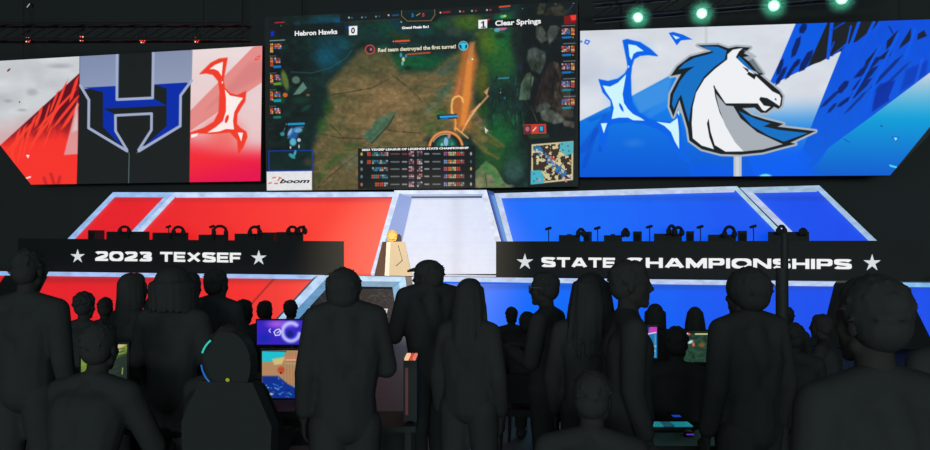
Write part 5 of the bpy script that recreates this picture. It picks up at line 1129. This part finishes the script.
for i, (b_, tu, zs, dep) in enumerate(SITS):
    if i == 0: o = proto
    else:
        o = proto.copy(); COL.objects.link(o)
        for ch in list(proto.children): c = ch.copy(); COL.objects.link(c); c.parent = o
    R_ = Matrix.Rotation(math.radians(tu), 3, 'Z'); o.location = b_+R_ @ Vector((0, -.03, 0)); o.rotation_euler = (0, 0, math.radians(tu)); o.scale = (1, 1, max(.8, zs/.44))
    o['label'] = 'black padded chair '+SEATN[i]
# glowing edge arcs on the chair left of the stacked screens
SITS_C = SITS[14][0]
cy = glow('cyan_edge', (40, 210, 190), .9); bl_ = glow('blue_edge', (20, 110, 200), .8)
def arc_px(cx, cy_, rx, ry, a0, a1, dep, w, m, name, par):
    pts = [at_depth(cx+rx*math.cos(math.radians(a)), cy_+ry*math.sin(math.radians(a)), dep) for a in np.linspace(a0, a1, 8)]
    MB().tube(pts, w, 6).build(name, m, par)
hd_c = at_depth(226, 361, 4.35)
t = thing('gaming_chair_back', (hd_c.x, hd_c.y, 0), 'tall dark gaming chair with cyan glowing edge arcs, left of the stacked screens', 'gaming chair')
m = MB(); yb = hd_c.y
def oval(cx, cz, rx, rz, n=20): return [(cx+rx*math.cos(2*math.pi*k/n), cz+rz*math.sin(2*math.pi*k/n)) for k in range(n)]
m.prism(oval(hd_c.x, hd_c.z-.02, .125, .16), yb+.01, yb+.09); m.build('headrest', chair_m, t)
m = MB(); m.prism([(hd_c.x-.22, .5), (hd_c.x+.22, .5), (hd_c.x+.24, 1.0), (hd_c.x+.14, hd_c.z-.1), (hd_c.x-.14, hd_c.z-.1), (hd_c.x-.24, 1.0)], yb+.0, yb+.08).build('backrest', chair_m, t)
MB().box(hd_c.x-.24, hd_c.x+.24, yb+.02, yb+.10, .40, .50).build('rear_cushion', chair_m, t)
MB().cone((hd_c.x, yb+.06, .06), (hd_c.x, yb+.06, .42), .03, .03, 12).build('gas_column', chair_m, t)
for k in range(5):
    a = 2*math.pi*k/5+.3; e_ = (hd_c.x+.26*math.cos(a), yb+.06+.26*math.sin(a), .05); MB().cone((hd_c.x, yb+.06, .07), e_, .025, .018, 8).build('base_arm', chair_m, t); MB().ell((e_[0], e_[1], .03), (.03, .03, .03), 10, 8).build('caster', chair_m, t)
arc_px(226, 361, 25, 26, 198, 232, 4.33, .0045, cy, 'light_arc', t); arc_px(226, 361, 25, 28, 172, 132, 4.33, .004, bl_, 'light_arc', t)
MB().ell(at_depth(227.5, 380, 4.33), (.011, .004, .009), 10, 8).build('badge', glow('yellow_badge', (150, 160, 40), .8), t)
# tables
table_m = mat('table_dark', (0.038, 0.043, 0.044), 0.6, spec=.1)
def table(u0, u1, dep, z, label, deep=.65):
    d0 = at_depth(u0, 238, dep); d1 = at_depth(u1, 238, dep); dv = (d1-d0); dv.z = 0; L = dv.length; dv.normalize(); ang = math.atan2(dv.y, dv.x)
    t = thing('gaming_table', ((d0.x+d1.x)/2, (d0.y+d1.y)/2, 0), label, 'table', rz=ang)
    MB().box(-L/2, L/2, -deep/2, deep/2, z-.035, z).build('tabletop', table_m, t, local=True)
    for sx in (-1, 1):
        for sy in (-1, 1): MB().box(sx*(L/2-.05)-.02, sx*(L/2-.05)+.02, sy*(deep/2-.05)-.02, sy*(deep/2-.05)+.02, 0, z-.035).build('leg', table_m, t, local=True)
    MB().box(-L/2+.07, L/2-.07, deep/2-.06, deep/2-.04, z-.35, z-.035).build('modesty_board', table_m, t, local=True)
    return t
TZ = .74
def monitor(quad, dep, fn, label, tz=TZ, dens=2.0):
    """a monitor facing the audience; quad = u0, u1, v0, v1 of its picture"""
    u0, u1, v0, v1 = quad; a = at_depth(u0, v0, dep); b = at_depth(u1, v1, dep); w = (at_depth(u1, v0, dep)-a).length; h = a.z-b.z; c = (a+b)/2
    t = thing('monitor', (c.x, c.y, tz), label, 'monitor', rz=YAW)
    zc = c.z-tz
    MB().box(-w/2-.012, w/2+.012, .004, .03, zc-h/2-.014, zc+h/2+.012).box(-w/4, w/4, .03, .05, zc-h/4, zc+h/4).build('screen_shell', gear, t, local=True)
    n = max(2, int((u1-u0)*dens)); m_ = max(2, int((v1-v0)*dens)); X_, Y_ = np.meshgrid(np.linspace(0, 1, n+1), np.linspace(0, 1, m_+1))
    P_ = Paint(u0+(u1-u0)*X_, v0+(v1-v0)*Y_, (20, 26, 28)); fn(P_)
    V_ = np.stack([(X_.ravel()-.5)*w, 0*X_.ravel(), zc+(.5-Y_.ravel())*h], 1)
    i = np.arange(n*m_); r = i//n; cc_ = i % n; q = r*(n+1)+cc_; F_ = np.stack([q, q+n+1, q+n+2, q+1], 1)
    o = mesh_obj('display', V_, F_.tolist(), led, t, (0, 0, 0))
    at = o.data.attributes.new('picture', 'FLOAT_COLOR', 'POINT'); L_ = lin(np.clip(P_.C, 0, 1)*255); at.data.foreach_set('color', np.concatenate([L_, np.ones((len(L_), 1))], 1).astype(np.float32).ravel())
    MB().box(-.03, .03, .05, .08, .0, zc).build('stand', gear, t, local=True); MB().box(-.12, .12, -.04, .16, 0, .012).build('base', gear, t, local=True)
    return t
def f_green(P_):
    P_.poly([(10, 340), (130, 340), (128, 352), (108, 372), (10, 392)], (108, 132, 52), 1, 2); P_.noisy(.35, 4, 2, 5)
    P_.poly([(60, 343), (127.5, 343), (118, 353), (104, 356), (60, 358)], (206, 190, 128), .9, 2)
    for k in range(9): y = 350+k*3.2; P_.line([(96, y+4), (124, y-2)], 1.2, (40, 56, 30), .8, .8)
    P_.poly([(90, 368), (130, 352), (130, 400), (60, 400)], (34, 46, 38), .95, 2); P_.line([(122.6, 368), (122.2, 374)], 1, (150, 160, 100)); P_.line([(118, 386), (123, 383)], 1.6, (140, 120, 80))
    for k in range(5): P_.line([(96, 372+k*4), (118, 366+k*5)], 1, (52, 66, 54), .8, .8)
def f_purple(P_):
    P_.poly([(250, 318), (320, 318), (320, 345), (250, 345)], (52, 34, 190), 1, 1); P_.ell(278, 324, 18, 7, (170, 90, 225), .9, .9); P_.ell(290, 324, 14, 6, (120, 90, 240), .8, .9); P_.ell(264, 338, 10, 7, (20, 40, 170), .8, .9)
    P_.line([(291+8.5*math.cos(a), 332+9*math.sin(a)) for a in np.linspace(.2, 5.4, 20)], 3.6, (190, 196, 250), .95, 1.8); P_.ell(290, 334, 4.4, 4.4, (16, 30, 130), 1, .5)
    P_.line([(276, 330), (279, 329), (281, 331.5), (279.5, 335), (275.5, 335.5), (274, 332), (276, 330)], 1, (225, 225, 250)); P_.line([(270.4, 329), (269, 330.6), (270.4, 332.4)], .9, (215, 215, 245)); P_.line([(277, 333), (280, 331)], .9, (225, 225, 250))
def f_brown(P_):
    P_.poly([(260, 348), (330, 348), (330, 400), (260, 400)], (176, 134, 96), 1, 1)
    for k in range(12): P_.line([(283+k*3.1, 352), (284+k*3.1, 396)], .7, (146, 106, 76), .7, .6)
    P_.poly([(262, 351), (286, 351), (283, 357), (276, 361), (262, 362)], (30, 190, 206), 1, 1); P_.poly([(272, 359), (285, 357), (282, 364), (274, 365)], (206, 186, 120), 1, 1); P_.line([(262, 350.8), (286, 351.4)], 1, (20, 60, 90)); P_.ell(281, 370, 5, 5, (186, 74, 44), 1, .6); P_.ell(281, 373, 1.2, 1.2, (40, 20, 20))
    for y, c in ((357.4, (236, 110, 90)), (360, (240, 190, 150)), (361.4, (230, 90, 80)), (363.6, (90, 200, 120))): P_.line([(286, y), (320, y)], 1.1, c, .9, .7)
    P_.poly([(262, 376), (278, 376), (288, 384), (300, 390), (320, 400), (262, 400)], (16, 48, 140), 1, 1.2); r_ = random.Random(5)
    for k in range(34): x, y = r_.uniform(264, 304), r_.uniform(378, 398); P_.line([(x, y), (x+r_.uniform(-4, 4), y+r_.uniform(-2, 2))], .9, r_.choice([(60, 150, 230), (130, 200, 240), (10, 30, 90), (90, 90, 200), (40, 200, 200)]), .8, .6)
    P_.ell(271, 394, 3.4, 1.6, (190, 196, 150), .9, .6)
def f_blue(P_):
    P_.U = P_.U-0
    P_.poly([(600, 320), (690, 320), (690, 362), (600, 362)], (24, 116, 178), 1, 1); P_.poly([(645, 326), (690, 326), (690, 332), (645, 334)], (190, 60, 180), 1, 1); P_.poly([(640, 326), (650, 326), (648, 334), (640, 335)], (20, 60, 120), 1, 1)
    P_.line([(645, 334.6), (656, 332.4)], 1, (220, 230, 240)); P_.line([(648, 346.4), (656, 346.2)], .7, (200, 220, 230)); P_.line([(655.2, 334), (655.2, 357)], .5, (170, 190, 150)); P_.line([(651, 352.4), (655, 350.8)], .7, (210, 230, 240))
def f_game(P_):
    P_.poly([(675, 330), (760, 330), (760, 370), (675, 370)], (34, 62, 48), 1, 1); P_.noisy(.5, 3, 2, 8)
    P_.poly([(695, 333.4), (760, 333.2), (760, 334.6), (695, 334.8)], (190, 200, 140), 1, .3); P_.ell(702, 345, 5, 4, (120, 92, 40), .9, .8); P_.ell(712, 338, 4, 3, (96, 120, 60), .8, .9); P_.ell(686.8, 333.6, 2.8, 2.2, (60, 80, 200), .9, .5); P_.ell(689, 334, 1.8, 1.8, (230, 90, 60), .9, .5); P_.ell(687.4, 333.2, 1.1, 1.1, (235, 235, 240))
    P_.ell(690.5, 342, 4, 2, (200, 225, 220), .95, .6, -.5); P_.ell(693.4, 344.4, 1.8, 2.8, (216, 96, 76), .95, .5); P_.ell(686, 339.6, 3, 1.2, (90, 160, 140), .9, .6)
monitor((81, 127, 344.5, 389), 5.7, f_green, 'monitor showing a green landscape, low at the left between silhouettes')
monitor((257, 316, 320.5, 344.5), 7.6, f_purple, 'monitor glowing purple and blue, upper of the two stacked bright screens')
monitor((262, 334, 350.5, 398), 6.0, f_brown, 'monitor showing a brown and blue game, lower of the two stacked bright screens')
monitor((606, 657, 327, 358), 7.4, f_blue, 'narrowly seen blue monitor below the bob-haired person')
monitor((680, 738, 333, 362), 7.9, f_game, 'monitor with a dark green game and a pale top line, right of the blue one')
table(-30, 126, 5.85, TZ, 'dark gaming table under the green landscape monitor', .5); table(256, 352, 6.3, TZ, 'dark gaming table under the brown and blue game monitor'); table(258, 330, 7.75, TZ, 'dark gaming table under the purple monitor'); table(596, 745, 7.75, TZ, 'dark gaming table under the blue and green monitors')
# glowing keyboard and mouse low down on the right
table(640, 712, 5.25, TZ, 'dark table carrying the dim cyan keyboard', .42)
def key(u, v): # point on a table top
    d = fw*F+rt*(u-465)+up*(225-v); return EYE+d*((TZ+.001-CAMZ)/d.z)
a, b = key(645, 428), key(692, 428); c = (a+b)/2; w_ = (b-a).length
t = thing('keyboard', c, 'keyboard with dim cyan glowing keys low at the right centre', 'keyboard', rz=YAW)
MB().box(-w_/2, w_/2, -.07, .07, 0, .02).build('case', gear, t, local=True)
kc = glow('cyan_keys', (12, 122, 134), .9); kd = glow('dim_cyan_keys', (8, 66, 84), .9)
for r in range(4):
    for k in range(12):
        x = -w_/2+.012+(w_-.024)*(k+.5)/12; y = -.055+.032*r; hw = (w_-.024)/24-.0012
        MB().box(x-hw, x+hw, y-.013, y+.013, .02, .028).build('key', kd if 3 < k < 7 else kc, t, local=True)
q = key(688, 434.5); t = thing('computer_mouse', q, 'small mouse with a violet glow beside the cyan keyboard', 'mouse', rz=YAW)
MB().ell((0, 0, .014), (.03, .05, .014), 14, 8).build('shell', gear, t, local=True); MB().box(-.02, .02, -.052, -.046, .008, .014).build('light_strip', glow('violet_edge', (110, 50, 190), .9), t, local=True)
q = key(676, 417); t = thing('phone', q, 'phone with a small blue screen lying behind the cyan keyboard', 'phone', rz=YAW)
MB().box(-.035, .035, -.06, .06, 0, .009).build('case', gear, t, local=True); MB().box(-.026, .026, -.045, .02, .009, .0095).build('display', glow('phone_blue', (26, 66, 180), .9), t, local=True)
# slim lit computer case between the two centre silhouettes
table(372, 418, 5.8, TZ, 'small dark table under the slim case with the orange-lit top', .5)
q = at_depth(411.5, 355, 5.8); t = thing('computer_tower', (q.x, q.y, TZ), 'slim computer case with orange-white lights along its top, between two centre silhouettes', 'computer', rz=YAW)
H_ = q.z-TZ
MB().box(-.042, .042, -.15, .17, .012, H_-.012).build('case', gear, t, local=True)
for i, (x0, x1, c_) in enumerate(((-.036, -.010, (255, 206, 160)), (-.004, .012, (214, 70, 50)), (.016, .034, (235, 130, 110)))): MB().box(x0, x1, -.156, .1, H_-.014, H_).build('top_light', glow('top_light_%d' % i, c_, .9), t, local=True)
MB().box(-.03, -.012, -.154, -.15, .05, H_-.06).build('side_light', glow('dim_red', (66, 22, 18), 1), t, local=True)
for sx in (-1, 1): MB().box(sx*.03-.01, sx*.03+.01, -.13, .15, 0, .012).build('foot', gear, t, local=True)
# tall slim pole in front of the sign
q = at_depth(784.6, 300, 5.0); top = at_depth(784.6, 229, 5.0).z
t = thing('speaker_pole', (q.x, q.y, 0), 'tall dark vertical pole with a rounded top in front of the letters SH', 'pole')
m = MB(); m.cone((0, 0, .1), (0, 0, top-.04), .021, .021, 20).ell((0, 0, top-.04), (.023, .023, .03), 20, 12); m.build('column', gear, t, local=True)
MB().cone((-.014, 0, .1), (-.014, 0, at_depth(784, 268, 5.0).z), .034, .034, 20).build('lower_sleeve', gear, t, local=True)
MB().cone((0, 0, 0), (0, 0, .1), .2, .05, 24).build('base', gear, t, local=True)
MB().cone((0, 0, 1.3), (0, 0, 1.36), .028, .028, 20).build('collar', gear, t, local=True)
# haze spheres added to give the green-white lamps their halo
hz = bpy.data.materials.new('halo_haze'); hz.use_nodes = True; nt = hz.node_tree
for n in list(nt.nodes): nt.nodes.remove(n)
out = nt.nodes.new('ShaderNodeOutputMaterial'); sca = nt.nodes.new('ShaderNodeVolumeScatter'); sca.inputs['Color'].default_value = (.45, 1, .8, 1); sca.inputs['Density'].default_value = .13; sca.inputs['Anisotropy'].default_value = .3
nt.links.new(sca.outputs[0], out.inputs['Volume'])
for i, (u, v) in enumerate(((637.8, 17.4), (701.8, 13.4), (774, 5.6), (842, -1.4))):
    c = at_depth(u, v, same_z(u, v, zr)); d = (EYE-c).normalized()
    m = MB(); m.ell((0, 0, 0), (.28, .28, .28), 20, 14); o = m.build('haze', hz, None, True, origin=(0, 0, 0)); o.location = c+d*.31
    tag(o, 'faint green haze added as halo of the bright stage lamp, '+Ls[i]+' of four', 'haze', 'haze at the green-white lamps', 'stuff')
